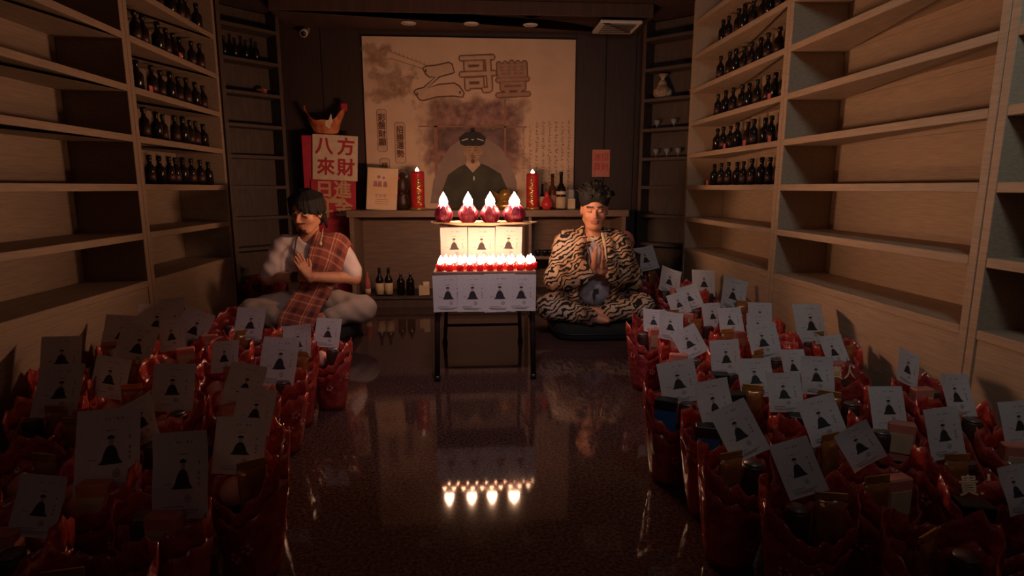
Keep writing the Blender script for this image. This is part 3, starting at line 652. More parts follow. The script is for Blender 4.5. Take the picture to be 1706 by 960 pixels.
    b = MB(); b.lathe([(0, 0), (0.05, 0), (0.062, 0.03), (0.05, 0.06)], n=20, sx=1.35)
    link('pedestal', b.mesh('pedestal', 'gold_leaf', True), t)
    b = MB()
    for k in range(5):
        f = k / 4; b.v += [((0.06 + 0.055 * f) * math.cos(2 * PI * i / n) * 1.05, (0.04 + 0.02 * f) * math.sin(2 * PI * i / n), 0.0605 + f * (0.06 + 0.05 * math.cos(2 * PI * i / n) ** 2)) for i in range(n)]
    for k in range(4):
        for i in range(n): b.f.append((k * n + i, k * n + (i + 1) % n, (k + 1) * n + (i + 1) % n, (k + 1) * n + i)); b.m.append(0)
    b.f.append(tuple(range(n))[::-1]); b.m.append(0)
    b.ball((0, 0, 0.125), 0.05, 14, 8, 0, 1.0, 0.8, 0.9)
    link('ingot', b.mesh('ingot', 'gold_leaf', True), t)
    wine('small dark green bottle with pale label beside the right pillar candle', 0.612, 5.03, z, 0.215, 0.032, lz=(0.1, 0.5), neck=0.42)
    t = thing('gourd', 'small glossy red gourd bottle in front of the counter bottles', 'gourd', (0.634, 4.90, z))
    link('gourd_body', MB().lathe([(0, 0), (0.03, 0.002), (0.048, 0.03), (0.048, 0.055), (0.032, 0.085), (0.017, 0.105), (0.02, 0.122), (0.015, 0.14), (0.006, 0.15), (0, 0.151)], n=22).mesh('gourd_body', 'bright_red', True), t)
    link('stopper', MB().lathe([(0, 0.146), (0.006, 0.148), (0.005, 0.168), (0, 0.17)], n=10).mesh('stopper', 'choc', True), t)
    wine('brown clear shouldered bottle with red label between gourd and wine bottle', 0.700, 5.04, z, 0.30, 0.042, 'brown_glass', 'pink_paper', (0.05, 0.40), neck=0.5)
    t = wine('black wine bottle with square cream label on the counter', 0.762, 4.95, z, 0.315, 0.042, lz=(0.03, 0.34), neck=0.5)
    link('neck_label', MB().lathe([(0.0425, 0.125), (0.0425, 0.152)], n=18).mesh('neck_label', 'sign_cream', True), t)
    t = thing('glass_jar', 'small square glass jar with cream label at the counter right end', 'jar', (0.848, 4.95, z))
    link('jar_body', MB().box((-0.03, -0.03, 0), (0.03, 0.03, 0.10), bev=0.008).mesh('jar_body', 'glass'), t)
    link('jar_label', MB().box((-0.03, -0.032, 0.008), (0.03, -0.0305, 0.09)).mesh('jar_label', 'label_cream'), t)
    link('lid', MB().box((-0.024, -0.024, 0.1005), (0.024, 0.024, 0.165), bev=0.004).mesh('lid', 'glass'), t)
    # under the top
    u = 0.101
    wine('small pinkish red sauce bottle under the counter, leftmost', -0.875, 4.91, u, 0.20, 0.024, 'tag_red', 'label_cream', (0.1, 0.3), cap='tag_red', neck=0.6)
    for x, nme in ((-0.775, 'left'), (-0.70, 'right')):
        wine('dark bottle with cream label under the counter, %s one of the pair' % nme, x, 4.91, u, 0.235, 0.034, lz=(0.05, 0.46), neck=0.55)
    for x, nme in ((-0.60, 'left'), (-0.52, 'right')):
        wine('squat black bottle with shiny neck under the counter, %s one of two' % nme, x, 4.92, u, 0.19, 0.034, lab=None, cap='grey_metal', neck=0.6)
    t = thing('carton', 'small pale carton under the counter beside the hanging flyers', 'box', (-0.405, 4.90, u), R(8))
    link('box_body', MB().box((-0.045, -0.025, 0), (0.045, 0.025, 0.085), bev=0.003).mesh('box_body', 'label_cream'), t)
    link('flap', MB().box((-0.005, -0.024, 0.0855), (0.044, 0.024, 0.115)).mesh('flap', 'sign_cream'), t)
    for k, (x, y) in enumerate(((0.565, 4.92), (0.625, 4.91), (0.67, 4.93))):
        t = thing('teacup', 'small dark teacup on the shelf left of the tiger robed man, %s' % ('leftmost', 'middle', 'rightmost')[k], 'cup', (x, y, 0.4255), group='dark teacups on the counter shelf')
        link('cup', MB().lathe([(0, 0), (0.016, 0), (0.026, 0.03), (0.027, 0.05), (0.025, 0.05), (0.022, 0.028), (0, 0.006)], n=16).mesh('cup', 'black', True), t)
MT['brown_glass'] = mat('brown_bottle_glass', (0.10, 0.035, 0.02), 0.12)
counter_goods()

# ------------------------------------------------------------------ flyers
def flyer_parts(w, h, bend, seed):
    """sheet and print share one bending rule; v runs upwards, faces -Y"""
    rr = random.Random(seed); c1, c2, c3 = rr.uniform(-1, 1), rr.uniform(0.3, 1) * bend, rr.uniform(-1, 1)
    def P(u, v, off=0.0):
        y = c2 * 0.10 * w * math.sin(PI * u) + bend * 0.06 * c1 * (v ** 2) * h + bend * 0.02 * c3 * math.sin(2 * PI * v) * h
        return ((u - 0.5) * w, y - off, (v - 0.5) * h)
    N = 8; b = MB(); idx = {}
    front = [P(i / N, j / N) for j in range(N + 1) for i in range(N + 1)]; back = [P(i / N, j / N, -0.0006) for j in range(N + 1) for i in range(N + 1)]
    q = lambda i, j: j * (N + 1) + i
    fs = [(q(i, j), q(i + 1, j), q(i + 1, j + 1), q(i, j + 1)) for i in range(N) for j in range(N)]
    M_ = (N + 1) ** 2
    fs += [(a[0] + M_, a[3] + M_, a[2] + M_, a[1] + M_) for a in fs[:]]
    b.add(front + back, fs)
    edge = [q(i, 0) for i in range(N)] + [q(N, j) for j in range(N)] + [q(i, N) for i in range(N, 0, -1)] + [q(0, j) for j in range(N, 0, -1)]
    b.f += [(edge[k], edge[k] + M_, edge[(k + 1) % len(edge)] + M_, edge[(k + 1) % len(edge)]) for k in range(len(edge))]; b.m += [0] * len(edge)
    sheet = b.mesh('sheet', 'paper', True)
    for p in sheet.polygons: p.use_smooth = False
    pr = MB(); O = 0.005
    def pg(pts, mi, off=O): pr.add([P(u, v, off) for u, v in pts], [tuple(range(len(pts)))], mi)
    def el(cu, cv, ru, rv, n=12): return [(cu + ru * math.cos(2 * PI * k / n), cv + rv * math.sin(2 * PI * k / n)) for k in range(n)]
    k = w / h
    def top(u): return 0.565 - 0.20 * min(1, abs(u - 0.5) / 0.145) ** 2.6
    ks = [0.36 + 0.28 * i / 10 for i in range(11)]      # black robe, bell shaped, as one strip mesh
    rows = [[P(u, 0.34 + (top(u) - 0.34) * j / 3, O) for u in ks] for j in range(4)]
    pr.add([p for r_ in rows for p in r_], [(j * 11 + i, j * 11 + i + 1, (j + 1) * 11 + i + 1, (j + 1) * 11 + i) for j in range(3) for i in range(10)], 0)
    pg([(0.31, 0.345), (0.38, 0.345), (0.38, 0.41), (0.34, 0.37)], 0); pg([(0.63, 0.345), (0.70, 0.345), (0.67, 0.37), (0.63, 0.41)], 0)
    pg(el(0.5, 0.60, 0.040, 0.05 * 0.9), 3); pg([(0.44, 0.635), (0.56, 0.635), (0.555, 0.665), (0.5, 0.685), (0.445, 0.665)], 0, O * 1.4)
    for r0, m_ in ((0.065, 1), (0.046, 4), (0.028, 1)): pg(el(0.60, 0.235, r0, r0 * k), m_, O * (1 + 0.3 * (m_ == 4) + 0.6 * (r0 < 0.03)))
    for u, wd in ((0.40, 0.025), (0.46, 0.02), (0.58, 0.04), (0.66, 0.03)): pg([(u, 0.86), (u + wd, 0.86), (u + wd, 0.885), (u, 0.89)], 2)
    for v in (0.62, 0.50, 0.44, 0.38): pg([(0.80, v), (0.835, v), (0.835, v + 0.035), (0.80, v + 0.035)], 1)
    for v, a, c in ((0.40, 0.18, 0.30), (0.73, 0.42, 0.58), (0.14, 0.15, 0.50), (0.10, 0.15, 0.8), (0.065, 0.2, 0.7)): pg([(a, v), (c, v), (c, v + 0.012), (a, v + 0.012)], 1)
    pm = pr.mesh('printed_figure', ['ink', 'ink_grey', 'ink_red', 'ink_face', 'paper'])
    return sheet, pm
FLY = [flyer_parts(1.0, 1.26, b, s) for b, s in ((1.0, 1), (0.8, 2), (-0.6, 3), (1.6, 4), (0.35, 5), (1.2, 9))]
def flyer(label, loc, w, tilt, roll, yaw, var, group, tall=1.0):
    t = thing('flyer', label, 'flyer', loc, rot=(R(tilt), R(-roll), R(yaw)), group=group); t.rotation_mode = 'XYZ'
    s, p = FLY[var % len(FLY)]
    t.scale = (1, 1, tall); a = link('sheet', s, t); c = link('printed_figure', p, t)
    a.scale = c.scale = (w, w, w)
    return t

# ------------------------------------------------------------------ folding table with the candles
TB = 0.578
def table():
    t = thing('folding_table', 'small dark folding table with crossed legs in the middle of the floor', 'table', (0.067, 3.27, 0))
    link('tabletop', MB().box((-0.265, -0.33, TB - 0.028), (0.265, 0.33, TB), bev=0.005).mesh('tabletop', 'brown_top'), t)
    for x in (-0.252, 0.252):
        link('leg', MB().tube([(x, 0.25, TB - 0.03), (x * 1.0, -0.30, 0.012)], 0.0125, 10).mesh('leg', 'dark_metal', True), t) if False else None
    for x in (-0.245, 0.245):
        link('leg', MB().tube([(x, -0.27, TB - 0.029), (x * 1.03, -0.325, 0.016)], 0.014, 10).mesh('leg', 'dark_metal', True), t)
        link('leg', MB().tube([(x * 0.82, 0.05, TB - 0.029), (x * 1.0, 0.42, 0.016)], 0.012, 10).mesh('leg', 'grey_metal', True), t)
        for xx, yy in ((x * 1.03, -0.325), (x, 0.42)):
            link('rubber_foot', MB().lathe([(0, 0), (0.017, 0), (0.016, 0.03), (0, 0.03)], n=12).mesh('rubber_foot', 'black', True), t, (xx, yy, 0))
        link('brace', MB().tube([(x * 1.0, -0.30, 0.30), (x * 0.92, 0.19, 0.37)], 0.006, 8).mesh('brace', 'grey_metal', True), t)
    link('crossbar', MB().tube([(-0.245, -0.275, 0.50), (0.245, -0.275, 0.50)], 0.009, 8).mesh('crossbar', 'grey_metal', True), t)
    link('crossbar', MB().tube([(-0.23, 0.34, 0.14), (0.23, 0.34, 0.14)], 0.009, 8).mesh('crossbar', 'dark_metal', True), t)
table()
def stand():
    t = thing('candle_stand', 'raised stand at the table back with a pale scalloped tray on top', 'stand', (0.07, 3.42, TB))
    link('box', MB().box((-0.205, -0.085, 0.0005), (0.205, 0.085, 0.205), bev=0.003).mesh('box', 'dark_ply'), t)
    b = MB(); n = 48; vs = []
    for k, f in enumerate((0.0, 0.8, 1.0)):
        for i in range(n):
            a = 2 * PI * i / n; s = 1 + 0.05 * math.cos(9 * a) * (k > 0); vs.append((0.305 * f * s * math.cos(a), 0.115 * f * s * math.sin(a), 0.2065 + (0.016 if k == 2 else 0)))
    fs = [(k * n + i, k * n + (i + 1) % n, (k + 1) * n + (i + 1) % n, (k + 1) * n + i) for k in range(2) for i in range(n)]
    b.add(vs, fs); b.add([(x, y, z + 0.003) for x, y, z in vs], fs)
    link('tray', b.mesh('tray', 'sign_cream', True, 1e-6), t)
stand()
def lotus_me():
    b = MB(); 
    prof = [(0.30, 0.0), (0.62, 0.04), (0.86, 0.14), (1.0, 0.32), (0.98, 0.5), (0.86, 0.68), (0.62, 0.86), (0.40, 0.97), (0.2, 0.93)]
    b.lathe([(0, 0)] + [(r * 0.046, z * 0.112) for r, z in prof] + [(0, 0.098)], n=24)
    core = b.mesh('petal_core', 'lotus', True)
    petals = []
    return core
def petal_me():
    """one cupped, pointed petal with thickness, base at the origin, leaning up along +Z and out along +X"""
    b = MB(); N, Mv = 6, 7; L = 0.108; grid = []
    for s in (0, 1):
        for j in range(Mv + 1):
            v = j / Mv; wid = 0.030 * math.sin(PI * min(0.98, v ** 0.8 * 0.9 + 0.1)) ** 0.9 + 0.001
            for i in range(N + 1):
                u = i / N * 2 - 1; a = u * 0.9
                rr = 0.018 + 0.030 * math.sin(PI * min(1, v * 0.9 + 0.05)) + 0.002 * s
                grid.append((rr + 0.004 - 0.010 * (1 - math.cos(a)) , wid * u, v * L))
    q = lambda s, i, j: s * (N + 1) * (Mv + 1) + j * (N + 1) + i
    fs = [(q(s, i, j), q(s, i + 1, j), q(s, i + 1, j + 1), q(s, i, j + 1)) for s in (0, 1) for i in range(N) for j in range(Mv)]
    for j in range(Mv): fs += [(q(0, 0, j), q(1, 0, j), q(1, 0, j + 1), q(0, 0, j + 1)), (q(0, N, j), q(1, N, j), q(1, N, j + 1), q(0, N, j + 1))]
    for i in range(N): fs += [(q(0, i, Mv), q(1, i, Mv), q(1, i + 1, Mv), q(0, i + 1, Mv))]
    b.add(grid, fs); return b.mesh('petal', 'lotus', True, 1e-6)
def lotus_candles():
    core = lotus_me(); pet = petal_me(); leaf = MB()
    fm = flame_mesh('flame', 0.028, 0.082, 'flame'); wk = MB().tube([(0, 0, 0.094), (0.001, 0, 0.112)], 0.0014, 6).mesh('wick', 'wick')
    lf = MB(); n = 18
    vs = [(0.0, 0.0, 0.001)] + [((0.05 + 0.022 * math.cos(6 * 2 * PI * i / n) + 0.005) * math.cos(2 * PI * i / n), (0.05 + 0.022 * math.cos(6 * 2 * PI * i / n)) * math.sin(2 * PI * i / n), 0.004 + 0.010 * (i % 3 == 0)) for i in range(n)]
    lf.add(vs, [(0, 1 + i, 1 + (i + 1) % n) for i in range(n)]); lfm = lf.mesh('leaf_base', 'gold_leaf')
    lab = ['leftmost', 'second from left', 'third from left', 'rightmost and widest']
    for k, (x, s) in enumerate(((-0.158, 0.9), (-0.016, 1.0), (0.112, 1.0), (0.252, 1.16))):
        t = thing('lotus_candle', 'lit magenta lotus candle on the raised tray, %s' % lab[k], 'candle', (x, 3.415, TB + 0.2115), R(17 * k), group='lotus candles on the tray')
        t.scale = (s, s, 1.0)
        link('petal_core', core, t, (0, 0, 0.001), scale=(0.72, 0.72, 0.95))
        for ring, (cnt, sc, tilt) in enumerate(((8, 1.0, 0), (7, 0.9, 0), (6, 0.78, 0))):
            for i in range(cnt):
                a = 2 * PI * (i + ring * 0.5) / cnt
                link('petal', pet, t, (0.004 * math.cos(a), 0.004 * math.sin(a), 0.004), (0, R(-2 + 3 * ring), a), (sc, 1.0, sc * 1.02))
        link('leaf_base', lfm, t); link('wick', wk, t); link('flame', fm, t, (0, 0, 0.104))
lotus_candles()
def tealights():
    cup = MB().lathe([(0, 0), (0.0175, 0), (0.0205, 0.034), (0.0192, 0.034), (0.0180, 0.026), (0, 0.026)], n=16).mesh('cup', 'wax_red', True)
    wax = MB().lathe([(0, 0.0262), (0.0176, 0.0262), (0.0176, 0.0285), (0, 0.029)], n=16).mesh('wax', 'wax_white', True)
    wk = MB().tube([(0, 0, 0.028), (0.0008, 0, 0.036)], 0.001, 5).mesh('wick', 'wick')
    fm = flame_mesh('flame', 0.0125, 0.036, 'flame_small')
    rows = ['front', 'second', 'third', 'back']; first = None
    for j in range(4):
        for i in range(10):
            x = -0.163 + i * 0.0515 + 0.0125 * (j % 2) * 2 * 0.9; y = 2.975 + j * 0.056
            if j == 0: y -= 0.012 * (1 - ((i - 4.0) / 5) ** 2)
            loc = (x + rnd.uniform(-0.002, 0.002), y + 0.01, TB + 0.0005)
            lab = 'lit red cup tealight, %s row on the table, %s from left' % (rows[j], ORD[i + 1])
            if first is None:
                t = thing('tealight', lab, 'candle', loc, group='red cup tealights on the table')
                link('cup', cup, t); link('wax', wax, t); link('wick', wk, t); link('flame', fm, t, (0, 0, 0.030)); first = t
            else: copy_thing(first, lab, loc, (0, 0, rnd.uniform(0, 6)))
tealights()
def table_flyers():
    for k, (x, dz) in enumerate(((-0.098, 0), (0.058, -0.001), (0.212, 0.003))):
        flyer('brightly lit cream flyer leaning behind the tealights, %s' % ('left of three', 'middle of three', 'right of three')[k], (x, 3.315 - 0.004 * (k == 1), TB + 0.103 + dz), 0.152, -2, (0.5, -0.5, -2)[k], 0, 4, 'flyers leaning on the stand')
    for k, (x, w) in enumerate(((-0.122, 0.150), (0.003, 0.152), (0.142, 0.158), (0.252, 0.150))):
        flyer('flyer hanging over the table front edge, %s' % ('leftmost', 'second from left', 'third from left', 'rightmost')[k], (x, 2.925 - 0.0035 * (k % 2) - (0.002 if k == 2 else 0), 0.468), w, 0, (1.0, -0.5, 0.4, -0.6)[k], 0, 4, 'flyers hanging from the table front')
    # white band of sheet tops folded onto the table
table_flyers()

# ------------------------------------------------------------------ signed distance modelling for figures
class SDF:
    """field of smooth unions on a grid; ops are kept so the distance can also be asked at single points"""
    def __init__(s, lo, hi, h): s.lo = np.array(lo, float); s.h = h; s.n = np.ceil((np.array(hi) - s.lo) / h).astype(int) + 1; s.F = np.full(s.n, 1.0, np.float32); s.ops = []
    def _box(s, a, b):
        i0 = np.maximum(np.floor((a - s.lo) / s.h).astype(int), 0); i1 = np.minimum(np.ceil((b - s.lo) / s.h).astype(int) + 1, s.n)
        return i0, i1
    def _apply(s, fn, a, b, k, sub=False):
        m = k + 3 * s.h; i0, i1 = s._box(np.array(a) - m, np.array(b) + m)
        if (i1 <= i0).any(): return s
        ax = [s.lo[d] + s.h * np.arange(i0[d], i1[d]) for d in range(3)]
        X, Y, Z = np.meshgrid(*ax, indexing='ij', copy=False)
        D = fn(X, Y, Z); sl = tuple(slice(i0[d], i1[d]) for d in range(3)); A = s.F[sl]
        s.F[sl] = s._mix(A, D, k, sub).astype(np.float32); s.ops.append((fn, k, sub)); return s
    @staticmethod
    def _mix(A, D, k, sub):
        if sub: D = -D; h = np.maximum(k - np.abs(A - D), 0) / max(k, 1e-6); return np.maximum(A, D) + h * h * k * 0.25
        h = np.maximum(k - np.abs(A - D), 0) / max(k, 1e-6); return np.minimum(A, D) - h * h * k * 0.25
    def at(s, P):
        P = np.array(P, float); v = np.full(len(P), 1.0)
        for fn, k, sub in s.ops: v = s._mix(v, fn(P[:, 0], P[:, 1], P[:, 2]), k, sub)
        return v
    def cap(s, a, b, ra, rb, k=0.01, sub=False):
        a = np.array(a, float); b = np.array(b, float); d = b - a; L = d @ d + 1e-12
        def fn(X, Y, Z):
            t = np.clip(((X - a[0]) * d[0] + (Y - a[1]) * d[1] + (Z - a[2]) * d[2]) / L, 0, 1)
            return np.sqrt((X - a[0] - t * d[0]) ** 2 + (Y - a[1] - t * d[1]) ** 2 + (Z - a[2] - t * d[2]) ** 2) - (ra + (rb - ra) * t)
        r = max(ra, rb); return s._apply(fn, np.minimum(a, b) - r, np.maximum(a, b) + r, k, sub)
    def ell(s, c, r, k=0.01, M=None, sub=False):
        c = np.array(c, float); r = np.array(r, float); M = np.eye(3) if M is None else np.array(M)
        def fn(X, Y, Z):
            x, y, z = X - c[0], Y - c[1], Z - c[2]
            q = [(M[0, i] * x + M[1, i] * y + M[2, i] * z) for i in range(3)]
            k0 = np.sqrt(sum((q[i] / r[i]) ** 2 for i in range(3))); k1 = np.sqrt(sum((q[i] / r[i] ** 2) ** 2 for i in range(3))) + 1e-9
            return k0 * (k0 - 1) / k1
        m = r.max(); return s._apply(fn, c - m, c + m, k, sub)
    def chain(s, pts, rs, k=0.02):
        for i in range(len(pts) - 1): s.cap(pts[i], pts[i + 1], rs[i], rs[i + 1], k)
        return s
    def wrinkle(s, amp, f, seed=0):
        ax = [s.lo[d] + s.h * np.arange(s.n[d]) for d in range(3)]; X, Y, Z = np.meshgrid(*ax, indexing='ij', copy=False)
        s.F += (amp * (np.sin(f * X + 1.7 * np.sin(f * .6 * Z + seed)) * np.sin(f * .8 * Z + 1.3 * np.sin(f * .7 * Y + seed)) + 0.6 * np.sin(f * 1.9 * (X + Z) + seed))).astype(np.float32); return s
    def mesh(s, name, mats, region=None):
        F = np.clip(s.F, -1, 1); n = F.shape; S = F < 0
        c = [S[a:n[0] - 1 + a, b:n[1] - 1 + b, d:n[2] - 1 + d] for a in (0, 1) for b in (0, 1) for d in (0, 1)]
        al = c[0].copy(); an = c[0].copy()
        for q in c[1:]: al &= q; an |= q
        msk = an & ~al; idx = np.full(msk.shape, -1, np.int64); C = np.argwhere(msk); idx[msk] = np.arange(len(C))
        acc = np.zeros((len(C), 3)); cnt = np.zeros(len(C)); cor = [(a, b, d) for a in (0, 1) for b in (0, 1) for d in (0, 1)]
        for p in cor:
            for ax in range(3):
                if p[ax] == 1: continue
                q = list(p); q[ax] = 1
                f0 = F[C[:, 0] + p[0], C[:, 1] + p[1], C[:, 2] + p[2]]; f1 = F[C[:, 0] + q[0], C[:, 1] + q[1], C[:, 2] + q[2]]
                m = (f0 < 0) != (f1 < 0); t = np.where(m, f0 / np.where(m, f0 - f1, 1), 0)
                P = C + np.array(p, float); P[:, ax] += t; acc[m] += P[m]; cnt[m] += 1
        V = acc / cnt[:, None] * s.h + s.lo; faces = []
        for ax in range(3):
            o = [d for d in range(3) if d != ax]
            sl0 = [slice(1, n[d] - 1) for d in range(3)]; sl0[ax] = slice(0, n[ax] - 1); sl1 = list(sl0); sl1[ax] = slice(1, n[ax])
            a0 = S[tuple(sl0)]; a1 = S[tuple(sl1)]; E = np.argwhere(a0 != a1); fl = a0[E[:, 0], E[:, 1], E[:, 2]]
            off = np.ones(3, int); off[ax] = 0; E = E + off
            def g(d1, d2):
                e = E.copy(); e[:, o[0]] -= d1; e[:, o[1]] -= d2; return idx[e[:, 0], e[:, 1], e[:, 2]]
            Q = np.stack([g(1, 1), g(0, 1), g(0, 0), g(1, 0)], 1)
            if ax == 1: fl = ~fl
            Q[~fl] = Q[~fl][:, ::-1]; faces.append(Q)
        Q = np.concatenate(faces); Q = Q[(Q >= 0).all(1)]
        me = bpy.data.meshes.new(name); me.vertices.add(len(V)); me.vertices.foreach_set('co', V.astype(np.float32).ravel())
        me.loops.add(Q.size); me.loops.foreach_set('vertex_index', Q.ravel().astype(np.int32))
        me.polygons.add(len(Q)); me.polygons.foreach_set('loop_start', np.arange(0, Q.size, 4, dtype=np.int32)); me.polygons.foreach_set('loop_total', np.full(len(Q), 4, np.int32))
        for m in (mats if isinstance(mats, (list, tuple)) else [mats]): me.materials.append(MT[m])
        me.update(calc_edges=True); me.polygons.foreach_set('use_smooth', np.ones(len(Q), bool))
        if region is not None:
            ctr = V[Q].mean(1); me.polygons.foreach_set('material_index', region(ctr).astype(np.int32))
        return me

def rotm(rx, ry, rz): return np.array(Euler((rx, ry, rz), 'XYZ').to_matrix())
def unit(v): v = np.array(v, float); return v / np.linalg.norm(v)

def hand(S, wrist, d, n, side, curl=0.12, r=0.0082):
    """palm and five fingers; d finger direction, n palm normal (towards the other hand), side picks the thumb edge"""
    d = unit(d); n = np.array(n, float); n = unit(n - d * (n @ d)); e = np.cross(d, n) * side; w = np.array(wrist, float)
    pc = w + d * 0.045
    S.cap(w - d * 0.02, w + d * 0.03, 0.024, 0.022, 0.01)
    for q in (-0.026, -0.009, 0.009, 0.026):
        S.cap(w + d * 0.02 + e * q * 0.6, w + d * 0.088 + e * q, 0.0145, 0.0110, 0.010)
    L = [0.062, 0.076, 0.080, 0.070]
    for i in range(4):
        off = (i - 1.5) * 0.0205; b = w + d * (0.088 - 0.004 * abs(i - 1.6)) + e * off
        m = b + unit(d + e * off * 2.0 - n * curl) * L[i] * 0.52; t = m + unit(d + e * off * 1.5 + n * curl) * L[i] * 0.48
        S.cap(b, m, r * 1.08, r, 0.004); S.cap(m, t, r, r * 0.82, 0.003)
    tb = w + d * 0.028 + e * 0.030; tm = tb + unit(d * 0.75 + e * 0.75 - n * 0.1) * 0.036; tt = tm + unit(d * 1.0 + e * 0.35) * 0.032
    S.cap(w + d * 0.015 + e * 0.012, tb, 0.014, 0.0125, 0.010); S.cap(tb, tm, 0.0115, 0.0100, 0.005); S.cap(tm, tt, 0.0100, 0.0084, 0.004)

def head(S, c, M, sc, neck):
    """head centred at c, M turns head axes (x right, -y forward, z up) into the figure's"""
    c = np.array(c, float); T = lambda p: c + M @ (np.array(p, float) * sc)
    E = lambda p, r, k, sub=False: S.ell(T(p), np.array(r) * sc, k, M, sub)
    K = lambda a, b, ra, rb, k: S.cap(T(a), T(b), ra * sc, rb * sc, k)
    E((0, 0.012, 0.030), (0.077, 0.094, 0.090), 0.01)            # skull
    E((0, -0.020, -0.020), (0.066, 0.070, 0.085), 0.03)          # face
    E((0, -0.048, -0.088), (0.036, 0.034, 0.026), 0.035)         # chin
    for sx in (-1, 1):
        E((sx * 0.040, -0.052, -0.020), (0.026, 0.024, 0.024), 0.02)     # cheek
        K((sx * 0.055, 0.012, -0.055), (sx * 0.030, -0.050, -0.092), 0.018, 0.014, 0.02)   # jaw
        E((sx * 0.030, -0.090, 0.016), (0.018, 0.012, 0.009), 0.010, True)     # socket
        E((sx * 0.031, -0.077, 0.012), (0.0155, 0.0125, 0.0105), 0.004)      # closed lid
        K((sx * 0.014, -0.090, 0.030), (sx * 0.050, -0.076, 0.032), 0.0065, 0.005, 0.010)  # brow ridge
        E((sx * 0.079, 0.012, 0.000), (0.009, 0.019, 0.032), 0.006)          # ear
        E((sx * 0.084, 0.006, 0.002), (0.005, 0.010, 0.018), 0.004, True)
        E((sx * 0.0115, -0.102, -0.024), (0.0085, 0.010, 0.0075), 0.005)       # nostril wing
    K((0, -0.084, 0.024), (0, -0.110, -0.018), 0.0075, 0.0105, 0.012)           # nose
    E((0, -0.090, -0.048), (0.024, 0.011, 0.0065), 0.005); E((0, -0.088, -0.0595), (0.021, 0.011, 0.0070), 0.004)   # lips
    E((0, -0.101, -0.0535), (0.026, 0.006, 0.0016), 0.002, True)
    K(*neck, 0.012) if False else None
    return T

def figure(name_label, loc, rz, spec):
    t = thing('person', name_label, 'person', loc, rz)
    h = 0.005; lo = (-0.50, -0.52, 0.06); hi = (0.50, 0.30, 1.12)
    B = SDF(lo, hi, h)
    P = spec
    M = rotm(*P['head_rot']); hc = np.array(P['head'])
    # trunk
    B.ell((0, 0.02, 0.22), (0.165, 0.125, 0.105), 0.01); B.ell((0, 0.01, 0.36), (0.135, 0.10, 0.13), 0.05)
    B.ell((0, 0.0, 0.53), (0.155, 0.105, 0.14), 0.05); B.cap((-0.15, 0.0, 0.615), (0.15, 0.0, 0.615), 0.058, 0.058, 0.05)
    nb = np.array((0, 0.0, 0.63)); nt = hc + M @ np.array((0, 0.030, -0.055)) * 1.08
    B.cap(nb, nt, 0.060, 0.052, 0.03)
    T = head(B, hc, M, 1.10, None)
    J = P['arms']
    for sx, (sh, el, wr) in zip((-1, 1), J):
        B.chain([sh, el, wr], [0.052, 0.040, 0.026], 0.03); B.cap(np.array(el) * 0.6 + np.array(wr) * 0.4, wr, 0.036, 0.026, 0.02)
    L = P['legs']
    for sx, (hp, kn, an, toe) in zip((-1, 1), L):
        B.chain([hp, kn], [0.088, 0.060], 0.05); B.chain([kn, an], [0.058, 0.038], 0.03); B.cap(an, toe, 0.036, 0.026, 0.02)
        d = unit(np.array(toe) - np.array(an)); e = unit(np.cross(d, (0, 0, 1)))
        for q in range(5): B.cap(np.array(toe) + e * (q - 2) * 0.013, np.array(toe) + d * (0.030 - 0.004 * q) + e * (q - 2) * 0.015, 0.010, 0.008, 0.004)
    for sx, hd in zip((-1, 1), P['hands']): hand(B, *hd)
    Mi = M.T
    def region(Cc):
        q = (Cc - hc) @ M / 1.10; r = np.zeros(len(Cc), int)
        x, y, z = q[:, 0], q[:, 1], q[:, 2]; ax = np.abs(x)
        face = (y < -0.03) & (ax < 0.075)
        lip = (y < -0.080) & (ax < 0.025) & (z < -0.0425) & (z > -0.0665); r[lip] = 1
        brow = (y < -0.05) & (ax > 0.012) & (ax < 0.052) & (np.abs(z - 0.036 + 0.002 * (ax > 0.04)) < 0.0048); r[brow] = 2
        lash = (y < -0.06) & (ax > 0.017) & (ax < 0.046) & (np.abs(z - 0.0065 - (ax - 0.031) ** 2 * 6) < 0.0024); r[lash] = 2
        if P.get('beard'):
            bd = (y < -0.02) & (((z < -0.034) & (z > -0.0435) & (ax < 0.034) & (y < -0.075)) | ((z < -0.076) & (ax < 0.026) & (y < -0.05))); r[bd & (r == 0)] = 2
        return r
    link('body', B.mesh('body', ['skin', 'lip', 'beard'], region), t)
    for pn, m, build in P['clothes']:
        o = build(lo, hi, h, hc, M)
        link(pn, o[0] if isinstance(o, tuple) else o, t)
    t['spec'] = 0; del t['spec']
    return t, T, M, hc

ARM_R = [((-0.175, 0.0, 0.61), (-0.25, -0.07, 0.37), (-0.030, -0.235, 0.455)), ((0.175, 0.0, 0.61), (0.25, -0.07, 0.37), (0.030, -0.235, 0.455))]
LEGS = [((-0.09, -0.02, 0.215), (-0.315, -0.20, 0.205), (-0.04, -0.315, 0.150), (0.05, -0.345, 0.140)), ((0.09, -0.02, 0.215), (0.315, -0.20, 0.205), (0.06, -0.285, 0.175), (-0.04, -0.265, 0.190))]

